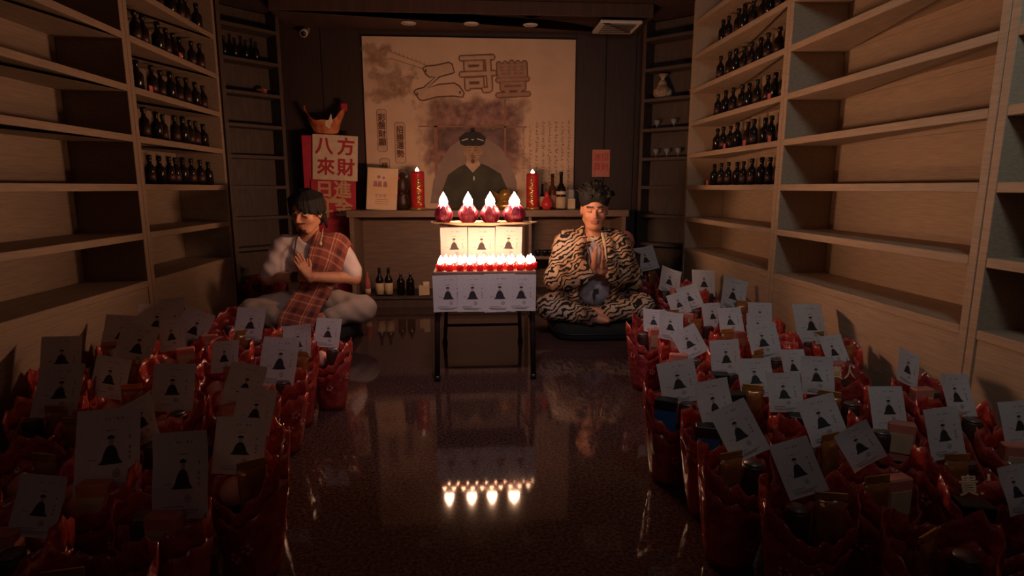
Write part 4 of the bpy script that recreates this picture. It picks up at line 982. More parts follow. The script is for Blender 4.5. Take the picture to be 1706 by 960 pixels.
def torso_sdf(lo, hi, h, g, arms=None, sleeve=0.5, neck=True, low=0.20):
    S = SDF(lo, hi, h)
    S.ell((0, 0.02, low + 0.04), (0.165 + g, 0.122 + g, 0.10), 0.01); S.ell((0, 0.0, 0.36), (0.148 + g, 0.112 + g, 0.14), 0.05)
    S.ell((0, 0.0, 0.53), (0.158 + g, 0.108 + g, 0.14), 0.05); S.cap((-0.155, 0.0, 0.615), (0.155, 0.0, 0.615), 0.062 + g * .6, 0.062 + g * .6, 0.05)
    if arms:
        for sh, el, wr in arms:
            sh, el, wr = map(np.array, (sh, el, wr))
            if sleeve <= 1: S.cap(sh, sh + (el - sh) * sleeve, 0.062 + g, 0.058 + g * 1.3, 0.03); 
            else: S.cap(sh, el, 0.066 + g, 0.060 + g, 0.03); S.cap(el, el + (wr - el) * (sleeve - 1), 0.060 + g, 0.062 + g, 0.03)
    return S
def trouser_sdf(lo, hi, h, g, legs, frac=0.93):
    S = SDF(lo, hi, h); S.ell((0, 0.025, 0.205), (0.175, 0.13, 0.10), 0.01)
    for hp, kn, an, toe in legs:
        hp, kn, an = map(np.array, (hp, kn, an)); S.chain([hp, kn], [0.095 + g, 0.072 + g], 0.05); S.chain([kn, kn + (an - kn) * frac], [0.070 + g, 0.050 + g], 0.03)
    return S

# ---- right man: tiger robe
def r_trousers(lo, hi, h, hc, M): return trouser_sdf(lo, hi, h, 0.012, LEGS, 0.95).wrinkle(0.004, 34, 1).mesh('trousers', 'tiger')
def r_tee(lo, hi, h, hc, M):
    S = torso_sdf(lo, hi, h, 0.010, None); S.ell((0, -0.075, 0.30), (0.13, 0.10, 0.12), 0.05); S.cap((0, -0.02, 0.68), (0, -0.02, 0.80), 0.064, 0.07, 0.01, True)
    return S.wrinkle(0.002, 40, 2).mesh('t_shirt', 'tee_lavender')
def r_robe(lo, hi, h, hc, M):
    S = torso_sdf(lo, hi, h, 0.030, ARM_R, 1.80, low=0.18)
    S.cap((-0.15, 0.03, 0.66), (0.15, 0.03, 0.66), 0.05, 0.05, 0.03)     # collar roll on the shoulders
    for sx in (-1, 1):
        S.chain([(sx * 0.075, 0.02, 0.70), (sx * 0.095, -0.085, 0.62), (sx * 0.115, -0.135, 0.50), (sx * 0.135, -0.155, 0.36), (sx * 0.12, -0.16, 0.26)], [0.034, 0.036, 0.036, 0.034, 0.030], 0.015)
    S.cap((0, -0.30, 0.60), (0, -0.30, 0.25), 0.235, 0.215, 0.02, True) if False else None
    for a, b, ra, rb in (((0, -0.16, 0.74), (0, -0.19, 0.52), 0.085, 0.085), ((0, -0.19, 0.52), (0, -0.20, 0.30), 0.085, 0.118), ((0, -0.02, 0.70), (0, -0.04, 0.82), 0.066, 0.085)): S.cap(a, b, ra, rb, 0.008, True)
    for sh, el, wr in ARM_R:     # hollow the cuffs
        el, wr = np.array(el), np.array(wr); S.cap(el + (wr - el) * 0.74, wr, 0.046, 0.056, 0.004, True)
    return S.wrinkle(0.004, 36, 3).mesh('robe', 'tiger')
def r_hair(lo, hi, h, hc, M):
    S = SDF((-0.16, -0.20, 0.80), (0.16, 0.20, 1.12), 0.0045); T = lambda p: hc + M @ (np.array(p) * 1.10)
    S.ell(T((0, 0.030, 0.040)), np.array((0.082, 0.090, 0.082)) * 1.10, 0.01, M)
    S.ell(T((0, 0.012, 0.088)), (0.108, 0.112, 0.092), 0.03, M)
    rr = random.Random(11)
    for k in range(80):
        a = rr.uniform(0, 2 * PI); q = rr.uniform(0.0, 0.062); p = T((q * math.cos(a), 0.012 + q * 1.15 * math.sin(a) , 0.09))
        el_ = PI / 2 * (1 - (q / 0.062) ** 1.3 * 0.85); rt = 0.108 + rr.uniform(0, 0.016)
        tip = T((rt * math.cos(el_) * math.cos(a), 0.012 + rt * math.cos(el_) * math.sin(a), 0.072 + rt * 0.88 * math.sin(el_)))
        S.cap(p, tip, 0.020, 0.009, 0.010)
    S.cap(T((-0.075, -0.135, 0.035)), T((0.075, -0.135, 0.035)), 0.075, 0.075, 0.01, True)
    S.ell(T((0, -0.095, -0.045)), (0.12, 0.11, 0.10), 0.01, M, True)
    return S.mesh('hair', 'hair')
def r_print(lo, hi, h, hc, M):
    S = SDF(lo, hi, h); b = MB(); pts = [(0.02, 0.325), (-0.012, 0.32), (-0.02, 0.285), (-0.014, 0.245), (0.0, 0.25), (0.0, 0.29), (0.022, 0.295)]
    f = torso_sdf((-1, -1, 0), (-0.99, -0.99, 0.01), 0.005, 0.010)
    y = [-0.1815 for _ in pts]; b.add([(x, -0.186 + 0.25 * (abs(z - 0.30)) ** 2 * 2, z) for x, z in pts], [tuple(range(len(pts)))]); b.add([(x, -0.183, z) for x, z in pts], [tuple(range(len(pts)))])
    return b.mesh('shirt_print', 'ink')
def r_cords(lo, hi, h, hc, M):
    b = MB()
    for k, (xa, xb) in enumerate(((0.055, 0.050), (0.062, 0.078))):
        b.tube([(xa * 0.9, 0.03, 0.725), (xa, -0.06, 0.685), (xa + 0.005, -0.115, 0.63), (xb - 0.01, -0.150, 0.56), (xb, -0.172, 0.49)], [0.004, 0.006, 0.007, 0.007, 0.004], 8)
    b.tube([(0.078, -0.172, 0.49), (0.085, -0.180, 0.455), (0.09, -0.178, 0.43)], [0.003, 0.010, 0.004], 8)
    return b.mesh('cream_tassel_cord', 'string', True)
def r_beads(lo, hi, h, hc, M):
    b = MB(); n = 26
    for k in range(n):
        f = k / (n - 1); sx = -1; x = -0.062 - 0.004 * math.sin(PI * f); y = 0.0 - 0.175 * min(1, f * 1.6); z = 0.71 - 0.22 * f
        b.ball((x + 0.03 * f, y, z), 0.0065, 8, 6)
    b.tube([(-0.05, -0.02, 0.72), (-0.062, -0.10, 0.67), (-0.05, -0.172, 0.58), (-0.034, -0.180, 0.48)], 0.002, 6)
    return b.mesh('bead_string', 'bead', True)
RIGHT = dict(head=(0.0, -0.055, 0.845), head_rot=(R(9), 0, R(-6)), arms=ARM_R, legs=LEGS,
    hands=[((-0.026, -0.250, 0.470), (0.05, -0.32, 0.94), (1, 0, 0), 1), ((0.026, -0.250, 0.470), (-0.05, -0.32, 0.94), (-1, 0, 0), -1)],
    clothes=[('trousers', 0, r_trousers), ('t_shirt', 0, r_tee), ('robe', 0, r_robe), ('hair', 0, r_hair), ('tassel_cord', 0, r_cords), ('bead_string', 0, r_beads), ('shirt_print', 0, r_print)])
figure('person in tiger striped robe sitting cross legged with pressed palms, hair upswept', (0.845, 4.02, 0.0), R(-3), RIGHT)

# ---- left man: white shirt and plaid shawl
ARM_L = [((-0.180, 0.0, 0.605), (-0.270, -0.06, 0.40), (-0.020, -0.215, 0.435)), ((0.180, 0.0, 0.605), (0.285, -0.07, 0.395), (0.055, -0.265, 0.435))]
LEGS_L = [((-0.10, -0.02, 0.215), (-0.345, -0.19, 0.205), (-0.09, -0.315, 0.150), (0.01, -0.345, 0.140)), ((0.10, -0.02, 0.215), (0.345, -0.20, 0.205), (0.11, -0.290, 0.165), (0.02, -0.270, 0.180))]
def l_trousers(lo, hi, h, hc, M): return trouser_sdf(lo, hi, h, 0.014, LEGS_L, 0.80).wrinkle(0.004, 30, 4).mesh('trousers', 'cream_cotton')
def l_tee(lo, hi, h, hc, M):
    S = torso_sdf(lo, hi, h, 0.014, ARM_L, 0.80); S.ell((0, -0.04, 0.26), (0.16, 0.13, 0.08), 0.05); S.cap((0, -0.02, 0.665), (0, -0.02, 0.80), 0.066, 0.075, 0.01, True)
    for sh, el, wr in ARM_L:
        sh, el = np.array(sh), np.array(el); S.cap(sh + (el - sh) * 0.72, el + (el - sh) * 0.4, 0.058, 0.066, 0.004, True) if False else None
    return S.wrinkle(0.004, 32, 5).mesh('t_shirt', 'tee')
def l_hair(lo, hi, h, hc, M):
    S = SDF((-0.18, -0.24, 0.70), (0.18, 0.20, 1.08), 0.0045); T = lambda p: hc + M @ (np.array(p) * 1.10)
    S.ell(T((0, 0.020, 0.042)), np.array((0.092, 0.104, 0.094)) * 1.10, 0.01, M)
    S.ell(T((0, 0.055, -0.03)), np.array((0.080, 0.060, 0.075)) * 1.10, 0.03, M)
    rr = random.Random(21)
    for k in range(60):
        a = rr.uniform(0, 2 * PI); q = rr.uniform(0.3, 1.0)
        p = T((0.03 * math.cos(a), 0.02 + 0.03 * math.sin(a), 0.125)); m = T((0.085 * math.cos(a), 0.015 + 0.098 * math.sin(a), 0.088))
        tip = T((0.097 * math.cos(a), 0.015 + 0.108 * math.sin(a), 0.03 - 0.035 * q * (0.4 + 0.6 * (math.sin(a) > -0.5))))
        S.cap(p, m, 0.012, 0.013, 0.008); S.cap(m, tip, 0.013, 0.006, 0.008)
    for k in range(34):
        a = rr.uniform(0.0, 1.0) * 2 * PI; zz = rr.uniform(0.02, 0.11); q = math.sqrt(max(0.0, 1 - ((zz - 0.03) / 0.115) ** 2))
        p = T((0.090 * q * math.cos(a), 0.018 + 0.102 * q * math.sin(a), zz)); tip = T((0.106 * q * math.cos(a + 0.25), 0.018 + 0.118 * q * math.sin(a + 0.25), zz - 0.030 + rr.uniform(-0.01, 0.02)))
        S.cap(p, tip, 0.011, 0.004, 0.006)
    for k in range(9):
        a = PI * (0.05 + 0.9 * k / 8); S.cap(T((0.080 * math.cos(a), 0.03 + 0.085 * math.sin(a), -0.03)), T((0.088 * math.cos(a), 0.035 + 0.092 * math.sin(a), -0.085 - 0.02 * (k % 3))), 0.016, 0.006, 0.012)
    S.ell(T((-0.008, -0.105, -0.020)), np.array((0.054, 0.062, 0.080)) * 1.10, 0.006, M, True); S.ell(T((-0.026, -0.100, 0.048)), np.array((0.034, 0.05, 0.034)) * 1.10, 0.008, M, True)
    S.ell(T((0.0, -0.08, -0.10)), np.array((0.09, 0.09, 0.06)) * 1.10, 0.01, M, True)
    return S.mesh('hair', 'hair')
def l_shawl(lo, hi, h, hc, M):
    G = SDF((0, 0, 0), (0.01, 0.01, 0.01), 0.01)
    # push the cloth out of trunk and trousers
    A = torso_sdf((-0.5, -0.5, 0.05), (0.5, 0.3, 1.0), 0.03, 0.014, None); Bt = trouser_sdf((-0.5, -0.5, 0.05), (0.5, 0.3, 1.0), 0.03, 0.014, LEGS_L, 0.8)
    A.cap((0.18, 0, 0.605), (0.21, -0.02, 0.52), 0.078, 0.074, 0.03)
    def dist(P): return np.minimum(A.at(P), Bt.at(P))
    path = [(0.145, 0.155, 0.46, 0.23), (0.15, 0.13, 0.56, 0.23), (0.155, 0.06, 0.665, 0.225), (0.150, 0.0, 0.69, 0.22), (0.145, -0.07, 0.665, 0.22), (0.128, -0.125, 0.60, 0.22), (0.105, -0.145, 0.52, 0.21), (0.075, -0.155, 0.44, 0.20), (0.045, -0.17, 0.36, 0.19), (0.010, -0.215, 0.29, 0.19), (-0.015, -0.30, 0.235, 0.20), (-0.035, -0.372, 0.19, 0.21), (-0.045, -0.392, 0.14, 0.21), (-0.05, -0.400, 0.085, 0.20)]
    NU, NV = 24, 90; P = []; U = []
    for j in range(NV + 1):
        f = j / NV * (len(path) - 1); i = min(int(f), len(path) - 2); g = f - i; g = g * g * (3 - 2 * g) if False else g
        a, b = np.array(path[i]), np.array(path[i + 1]); c = a * (1 - g) + b * g
        for k in range(NU + 1):
            u = k / NU - 0.5; fold = 0.007 * math.sin(u * 21 + 0.4) * min(1, max(0, (j - 35) / 25)) + 0.003 * math.sin(u * 9 + j * 0.1)
            P.append((c[0] + u * c[3], c[1] - fold - 0.0 * u, c[2] - (0.10 * u * u if j < 60 else 0) + (-0.10 * u if 20 < j < 50 else -0.06 * u))); U.append((k / NU, j / NV))
    P = np.array(P)
    for _ in range(14):
        d = dist(P); e = 0.004
        gr = np.stack([dist(P + e * np.eye(3)[q]) - d for q in range(3)], 1); gr /= (np.linalg.norm(gr, axis=1, keepdims=True) + 1e-9)
        P += gr * np.clip(0.010 - d, 0, 0.02)[:, None]
        Q = P.reshape(NV + 1, NU + 1, 3).copy(); Q[1:-1, 1:-1] = 0.5 * Q[1:-1, 1:-1] + 0.125 * (Q[2:, 1:-1] + Q[:-2, 1:-1] + Q[1:-1, 2:] + Q[1:-1, :-2]); P = Q.reshape(-1, 3)
    me = bpy.data.meshes.new('shawl'); q = lambda i, j: j * (NU + 1) + i
    nrm = np.zeros_like(P); Q = P.reshape(NV + 1, NU + 1, 3); du = np.gradient(Q, axis=1); dv = np.gradient(Q, axis=0); nn = np.cross(du, dv); nn /= np.linalg.norm(nn, axis=2, keepdims=True) + 1e-9
    Pb = P + nn.reshape(-1, 3) * 0.005
    N1 = len(P); fs = [(q(i, j), q(i + 1, j), q(i + 1, j + 1), q(i, j + 1)) for j in range(NV) for i in range(NU)]; fs += [(a + N1, d + N1, c + N1, b + N1) for a, b, c, d in fs[:]]
    ed = [q(i, 0) for i in range(NU)] + [q(NU, j) for j in range(NV)] + [q(i, NV) for i in range(NU, 0, -1)] + [q(0, j) for j in range(NV, 0, -1)]
    fs += [(ed[k], ed[k] + N1, ed[(k + 1) % len(ed)] + N1, ed[(k + 1) % len(ed)]) for k in range(len(ed))]
    me.from_pydata([tuple(p) for p in P] + [tuple(p) for p in Pb], [], fs); uv = me.uv_layers.new(name='UVMap'); UU = U + U
    for lp in me.loops: uv.data[lp.index].uv = UU[lp.vertex_index]
    for p in me.polygons: p.use_smooth = True
    me.materials.append(MT['plaid']); return me
def l_beads(lo, hi, h, hc, M):
    b = MB(); p = [(-0.062, 0.02, 0.70), (-0.075, -0.065, 0.665), (-0.078, -0.118, 0.60), (-0.072, -0.135, 0.52), (-0.055, -0.145, 0.45)]
    for i in range(len(p) - 1):
        for k in range(7): f = k / 7; b.ball(tuple(p[i][q] * (1 - f) + p[i + 1][q] * f - (0.006 if q == 1 else 0) for q in range(3)), 0.0058, 8, 6)
    return b.mesh('bead_string', 'bead', True)
def l_pendant(lo, hi, h, hc, M):
    b = MB(); b.tube([(0.062, -0.02, 0.725), (0.078, -0.10, 0.688), (0.090, -0.140, 0.650)], 0.003, 6); b.tube([(0.097, -0.06, 0.73), (0.099, -0.12, 0.69), (0.092, -0.142, 0.650)], 0.003, 6)
    b.ball((0.091, -0.146, 0.638), 0.010, 10, 8, 0, 1, 0.5, 1.4); return b.mesh('pendant', 'string', True)
LEFT = dict(head=(0.0, -0.075, 0.835), head_rot=(R(15), R(3), R(-20)), arms=ARM_L, legs=LEGS_L, beard=True,
    hands=[((-0.010, -0.225, 0.440), (-0.10, -0.42, 0.90), (0.80, -0.55, 0), 1), ((0.030, -0.278, 0.440), (-0.36, -0.30, 0.88), (-0.80, 0.55, 0), -1)],
    clothes=[('trousers', 0, l_trousers), ('t_shirt', 0, l_tee), ('hair', 0, l_hair), ('shawl', 0, l_shawl), ('bead_string', 0, l_beads), ('pendant', 0, l_pendant)])
figure('person in white shirt with plaid shawl over one shoulder, sitting cross legged, praying', (-1.085, 4.02, 0.0), R(4), LEFT)

for x, lab in ((0.845, 'flat black floor cushion under the tiger robed man'), (-1.085, 'flat black floor cushion under the man with the plaid shawl')):
    t = thing('floor_cushion', lab, 'cushion', (x, 3.97, 0))
    b = MB(); n = 40; prof = [(0.0, 0.0), (0.93, 0.0), (0.99, 0.02), (1.0, 0.05), (0.985, 0.085), (0.93, 0.103), (0.0, 0.108)]
    def sq(a): c, s_ = math.cos(a), math.sin(a); return 1 / (abs(c) ** 5 + abs(s_) ** 5) ** 0.2
    vs = [(0.30 * r * sq(2 * PI * i / n) * math.cos(2 * PI * i / n), 0.31 * r * sq(2 * PI * i / n) * math.sin(2 * PI * i / n), z) for r, z in prof for i in range(n)]
    b.add(vs, [(k * n + i, k * n + (i + 1) % n, (k + 1) * n + (i + 1) % n, (k + 1) * n + i) for k in range(len(prof) - 1) for i in range(n)])
    link('cushion_pad', b.mesh('cushion_pad', 'black_cloth', True, 1e-6), t)
    link('piping', MB().tube([(0.302 * sq(2 * PI * i / n) * math.cos(2 * PI * i / n), 0.312 * sq(2 * PI * i / n) * math.sin(2 * PI * i / n), 0.05) for i in range(n + 1)], 0.004, 6).mesh('piping', 'black', True), t)

# ------------------------------------------------------------------ gift baskets of red film
def basket_me(seed):
    rr = random.Random(seed); n = 56
    ph = [rr.uniform(0, 6.28) for _ in range(6)]; rise = rr.uniform(0.045, 0.075); tilt = rr.uniform(0.025, 0.045)
    def rim_h(a): return 0.255 + rise * (0.5 + 0.5 * math.cos(2 * a)) + tilt * math.sin(a) + 0.016 * math.sin(3 * a + ph[0]) + 0.013 * abs(math.sin(4.5 * a + ph[1])) - 0.012 * abs(math.sin(7 * a + ph[4]))
    def rad(a, f):
        base = 0.060 + 0.038 * min(1, f * 1.15) ** 0.8
        return base * (1 + 0.08 * math.cos(2 * a)) * (1 + 0.035 * math.sin(4 * a + ph[2] + f * 2) + 0.035 * math.sin(11 * a + ph[3] - f * 5) * f + 0.025 * math.sin(17 * a + ph[5] + 9 * f) * f)
    def shell(f0, f1, steps, name, m, thick):
        vs = []
        for s in (0, 1):
            for k in range(steps + 1):
                f = f0 + (f1 - f0) * k / steps
                for i in range(n):
                    a = 2 * PI * i / n; r = rad(a, f) - (thick if s else 0); vs.append((r * math.cos(a), r * 0.94 * math.sin(a), 0.002 + rim_h(a) * f + (0.0 if not s else (0.0 if f0 > 0 else (thick if k == 0 else 0)))))
        st = (steps + 1) * n; fs = []
        for s in (0, 1):
            for k in range(steps):
                for i in range(n):
                    q = (s * st + k * n + i, s * st + k * n + (i + 1) % n, s * st + (k + 1) * n + (i + 1) % n, s * st + (k + 1) * n + i); fs.append(q if not s else q[::-1])
        for i in range(n): fs.append((steps * n + i, steps * n + (i + 1) % n, st + steps * n + (i + 1) % n, st + steps * n + i))
        if f0 == 0: fs.append(tuple(range(n))[::-1]); fs.append(tuple(st + i for i in range(n)))
        else:
            for i in range(n): fs.append((i, st + i, st + (i + 1) % n, (i + 1) % n))
        b = MB(); b.add(vs, fs); return b.mesh(name, m, True)
    body = shell(0, 0.80, 7, 'film_body', 'bag0' if seed % 2 else 'bag1', 0.003)
    rim = shell(0.8005, 1.0, 3, 'film_rim', 'rim0' if seed % 3 else ('bag0' if seed % 2 else 'bag1'), 0.0025)
    pr = MB()
    for q in range(5):
        a = rr.uniform(0, 2 * PI); f = rr.uniform(0.35, 0.7)
        r = rad(a, f) + 0.0012; cz = 0.002 + rim_h(a) * f
        for p in range(5):
            b_ = 2 * PI * p / 5; aa = a + 0.011 * math.cos(b_) / r; pr_z = cz + 0.011 * math.sin(b_)
            rr2 = rad(aa, f) + 0.0018; ctr = Vector((rr2 * math.cos(aa), rr2 * 0.94 * math.sin(aa), pr_z)); tx = Vector((-math.sin(aa), math.cos(aa), 0)); tz = Vector((0, 0, 1))
            pr.add([ctr + tx * 0.0052 * math.cos(c * PI / 3) + tz * 0.0052 * math.sin(c * PI / 3) for c in range(6)], [tuple(range(6))])
    return body, rim, pr.mesh('blossom_print', 'pink_print')
BK = [basket_me(s) for s in (1, 2, 3, 5, 6)]
GLY = text_mesh('gold_character', '貴人', 0.052, 'gold_print', 0.0006, 0.0006)
BUN = MB().lathe([(0, 0), (0.018, 0.002), (0.034, 0.018), (0.038, 0.036), (0.033, 0.054), (0.020, 0.068), (0.008, 0.076), (0, 0.080)], n=18).mesh('bun', 'bun', True)
BUNL = MB()
for s_ in (-1, 1): BUNL.add([(s_ * 0.004, -0.036, 0.006), (s_ * 0.030, -0.036, 0.012), (s_ * 0.038, -0.024, 0.030), (s_ * 0.012, -0.040, 0.022)], [(0, 1, 2, 3)])
BOX = MB().box((-0.034, -0.022, 0), (0.034, 0.022, 0.105), bev=0.002).mesh('carton_body', 'blue'); BOXL = MB().box((-0.035, -0.0235, 0.078), (0.035, 0.0235, 0.112), bev=0.002).mesh('carton_lid', 'black')
def pouch_me():
    b = MB(); n = 20; vs = []
    for k in range(9):
        f = k / 8; w = 0.036 * (1 - 0.10 * math.sin(PI * f)); d = 0.020 * math.sin(PI * min(1, f * 0.93 + 0.07)) ** 0.7 + 0.001
        for i in range(n): a = 2 * PI * i / n; vs.append((w * math.cos(a) * (1 + 0.04 * math.sin(3 * a + k)), d * math.sin(a) + 0.002 * math.sin(5 * a + k * 1.3), 0.12 * f))
    b.add(vs, [(k * n + i, k * n + (i + 1) % n, (k + 1) * n + (i + 1) % n, (k + 1) * n + i) for k in range(8) for i in range(n)] + [tuple(range(n))[::-1], tuple(8 * n + i for i in range(n))])
    return b.mesh('pouch_body', 'amber', True)
POU = pouch_me(); POUT = MB().box((-0.034, -0.0025, 0.1205), (0.034, 0.0025, 0.138), bev=0.001).mesh('pouch_seal', 'gold_leaf')
CAN = MB().lathe([(0, 0), (0.026, 0.0), (0.028, 0.004), (0.028, 0.088), (0.025, 0.093), (0, 0.092)], n=20).mesh('can_body', 'choc', True); CANT = MB().lathe([(0, 0.0925), (0.023, 0.0935), (0.023, 0.098), (0, 0.099)], n=20).mesh('can_lid', 'grey_metal', True)
RK = MB().box((-0.036, -0.018, 0), (0.036, 0.018, 0.12), bev=0.004).mesh('snack_box', 'pink_paper'); RKT = MB().box((-0.030, -0.0205, 0.03), (0.030, -0.0185, 0.09)).mesh('snack_label', 'label_cream')
GOODS = {'bun': ('peach_bun', 'peach shaped bun', 'bun', [('bun', BUN)]), 'box': ('carton', 'blue black carton', 'box', [('carton_body', BOX), ('carton_lid', BOXL)]),
         'pouch': ('snack_pouch', 'amber foil pouch', 'snack', [('pouch_body', POU), ('pouch_seal', POUT)]), 'can': ('food_can', 'dark snack can', 'can', [('can_body', CAN), ('can_lid', CANT)]),
         'pack': ('snack_box', 'pinkish snack box', 'box', [('snack_body', RK), ('snack_label', RKT)])}

def basket(where, x, y, var, rz, goods, glyph=None, side='right', scale=1.0):
    t = thing('gift_basket', 'red film gift basket, %s' % where, 'basket', (x, y, 0.001), rz, group='red film gift baskets, %s side' % side)
    t.scale = (scale, scale, scale); b, r, p = BK[var % len(BK)]
    link('film_body', b, t); link('film_rim', r, t); link('blossom_print', p, t)['kind'] = 'stuff'
    if glyph is not None:
        link('gold_character', GLY, t, (0.028 * math.cos(rz) + 0.074 * math.sin(rz), -0.028 * math.sin(rz) + 0.074 * math.cos(rz), 0.300), (R(78), 0, -rz))
    spots = {1: [(-0.046, -0.005)], 2: [(-0.034, -0.016), (0.036, -0.024)], 3: [(-0.04, 0.02), (0.04, 0.015), (0.0, -0.038)]}[len(goods)]
    if t.location.z < 1:
        # folded tissue filling the lower half, the goods stand on it
        f = link('filler', FIL, t)
    for (dx, dy), g in zip(spots, goods):
        nm, lb, cat, parts = GOODS[g]; c, s_ = math.cos(rz), math.sin(rz)
        o = thing(nm, '%s in basket, %s' % (lb, where), cat, (x + (dx * c - dy * s_) * scale, y + (dx * s_ + dy * c) * scale, 0.001 + 0.190 * scale), rnd.uniform(-0.6, 0.6), group='%s goods in the gift baskets, %s side' % (nm.replace('_', ' '), side))
        for pn, me in parts: link(pn, me, o)
FIL = MB()
rf = random.Random(4)
FIL.add([(0, 0, 0.188)] + [((0.072 + 0.003 * math.sin(5 * i)) * math.cos(2 * PI * i / 18), 0.066 * math.sin(2 * PI * i / 18), 0.184 + 0.004 * (i % 2)) for i in range(18)] + [(0.055 * math.cos(2 * PI * i / 18), 0.052 * math.sin(2 * PI * i / 18), 0.012) for i in range(18)],
        [(0, 1 + i, 1 + (i + 1) % 18) for i in range(18)] + [(1 + i, 19 + i, 19 + (i + 1) % 18, 1 + (i + 1) % 18) for i in range(18)] + [tuple(range(36, 18, -1))])
FIL = FIL.mesh('filler', 'choc')

RB = [  # basket x, y, flyer x, y, z, width, roll
(1.42,4.60, 1.419,4.583,0.454, 0.170,8, ''),(1.42,3.97, 1.427,3.955,0.378, 0.153,-20,''),(1.57,3.80, 1.578,3.784,0.378, 0.154,-4,''),(1.23,3.41, 1.236,3.394,0.378, 0.124,14,''),
(1.22,3.18, 1.227,3.163,0.378, 0.106,16,''),(1.58,3.35, 1.585,3.328,0.385, 0.170,-18,''),(0.87,2.76, 0.909,2.744,0.366, 0.105,-6,''),(0.96,2.56, 0.921,2.540,0.390, 0.115,-12,''),
(1.16,2.91, 1.232,2.886,0.361, 0.110,0,''),(1.25,2.70, 1.260,2.681,0.381, 0.112,2,''),(1.46,2.77, 1.457,2.754,0.377, 0.120,-3,''),(1.35,2.50, 1.286,2.482,0.392, 0.110,-4,''),
(0.90,2.32, 0.920,2.295,0.373, 0.110,24,''),(1.24,2.31, 1.243,2.286,0.380, 0.126,4,''),(0.96,2.10, 0.989,2.079,0.370, 0.116,1,''),(0.93,1.88, 0.995,1.858,0.364, 0.116,1,''),
(0.68,1.83, 0.699,1.813,0.369, 0.122,9,''),(0.73,1.61, 0.735,1.594,0.365, 0.112,5,''),(0.69,1.39, 0.705,1.373,0.385, 0.100,22,''),(1.03,1.68, 0.986,1.659,0.381, 0.105,-1,''),
(1.59,2.54, 1.600,2.510,0.385, 0.165,-4,''),(1.45,2.12, 1.499,2.101,0.365, 0.110,0,''),(1.53,1.91, 1.494,1.894,0.389, 0.105,-25,''),(1.29,1.82, 1.229,1.801,0.394, 0.110,-4,''),
(1.17,2.01, 1.218,1.986,0.363, 0.105,-4,''),(0.95,1.47, 0.989,1.450,0.374, 0.112,10,''),(1.24,1.59, 1.257,1.567,0.367, 0.108,-2,''),(1.52,1.64, 1.534,1.617,0.373, 0.115,-6,''),
(1.27,1.37, 1.256,1.346,0.385, 0.112,0,''),(0.98,1.25, 0.942,1.229,0.402, 0.085,28,''),(0.76,1.18, 0.739,1.158,0.390, 0.086,16,''),(1.16,1.13, 1.230,1.105,0.345, 0.090,0,''),(1.50,1.41, 1.520,1.394,0.370, 0.105,0,'')]
LB = [
(-1.39,2.36, -1.369,2.344,0.390, 0.150,-8,''),(-1.28,2.79, -1.328,2.766,0.359, 0.150,-15,''),(-1.29,2.56, -1.319,2.544,0.380, 0.115,10,''),(-1.05,2.79, -1.058,2.766,0.378, 0.135,0,''),
(-0.66,2.61, -0.667,2.586,0.372, 0.113,-2,''),(-0.75,2.41, -0.734,2.389,0.384, 0.121,8,''),(-0.73,2.16, -0.730,2.135,0.377, 0.130,-1,''),(-0.75,1.87, -0.757,1.851,0.377, 0.126,-6,''),
(-0.96,2.23, -0.967,2.207,0.377, 0.105,5,''),(-0.64,1.65, -0.642,1.632,0.372, 0.113,-2,''),(-0.58,1.44, -0.604,1.421,0.364, 0.123,-3,''),(-0.69,1.23, -0.651,1.207,0.392, 0.132,8,''),
(-0.92,1.39, -0.898,1.372,0.384, 0.143,5,''),(-0.95,1.61, -0.963,1.590,0.368, 0.113,28,''),(-0.98,1.87, -0.985,1.849,0.377, 0.131,0,''),(-1.32,1.83, -1.289,1.810,0.388, 0.140,3,''),
(-1.56,2.25, -1.554,2.227,0.383, 0.136,0,''),(-0.93,1.15, -0.898,1.131,0.374, 0.105,0,''),(-1.54,2.96, -1.560,2.937,0.378, 0.160,0,''),(-1.56,2.65, -1.570,2.627,0.378, 0.140,-4,''),
(-1.22,2.03, -1.269,2.010,0.366, 0.122,-8,''),(-1.50,4.20, -1.50,4.18,0.400, 0.12,0,''),(-1.53,3.34, -1.532,3.320,0.378, 0.130,4,'')]
RX = [(0.93, 1.00), (1.40, 1.20), (1.58, 2.32), (1.52, 4.30), (1.50, 4.08), (1.42, 3.62), (1.38, 3.12), (1.44, 1.96), (1.02, 2.99), (1.37, 1.03)]
LX = [(-0.70, 1.01), (-1.50, 3.60), (-1.52, 3.92), (-1.30, 3.08), (-1.07, 2.56), (-1.45, 2.06), (-1.16, 1.74), (-1.12, 1.52), (-1.17, 1.27), (-1.16, 2.27), (-0.85, 2.72), (-1.33, 3.33)]
BLUE = {16, 15, 17, 14, 19, 31}
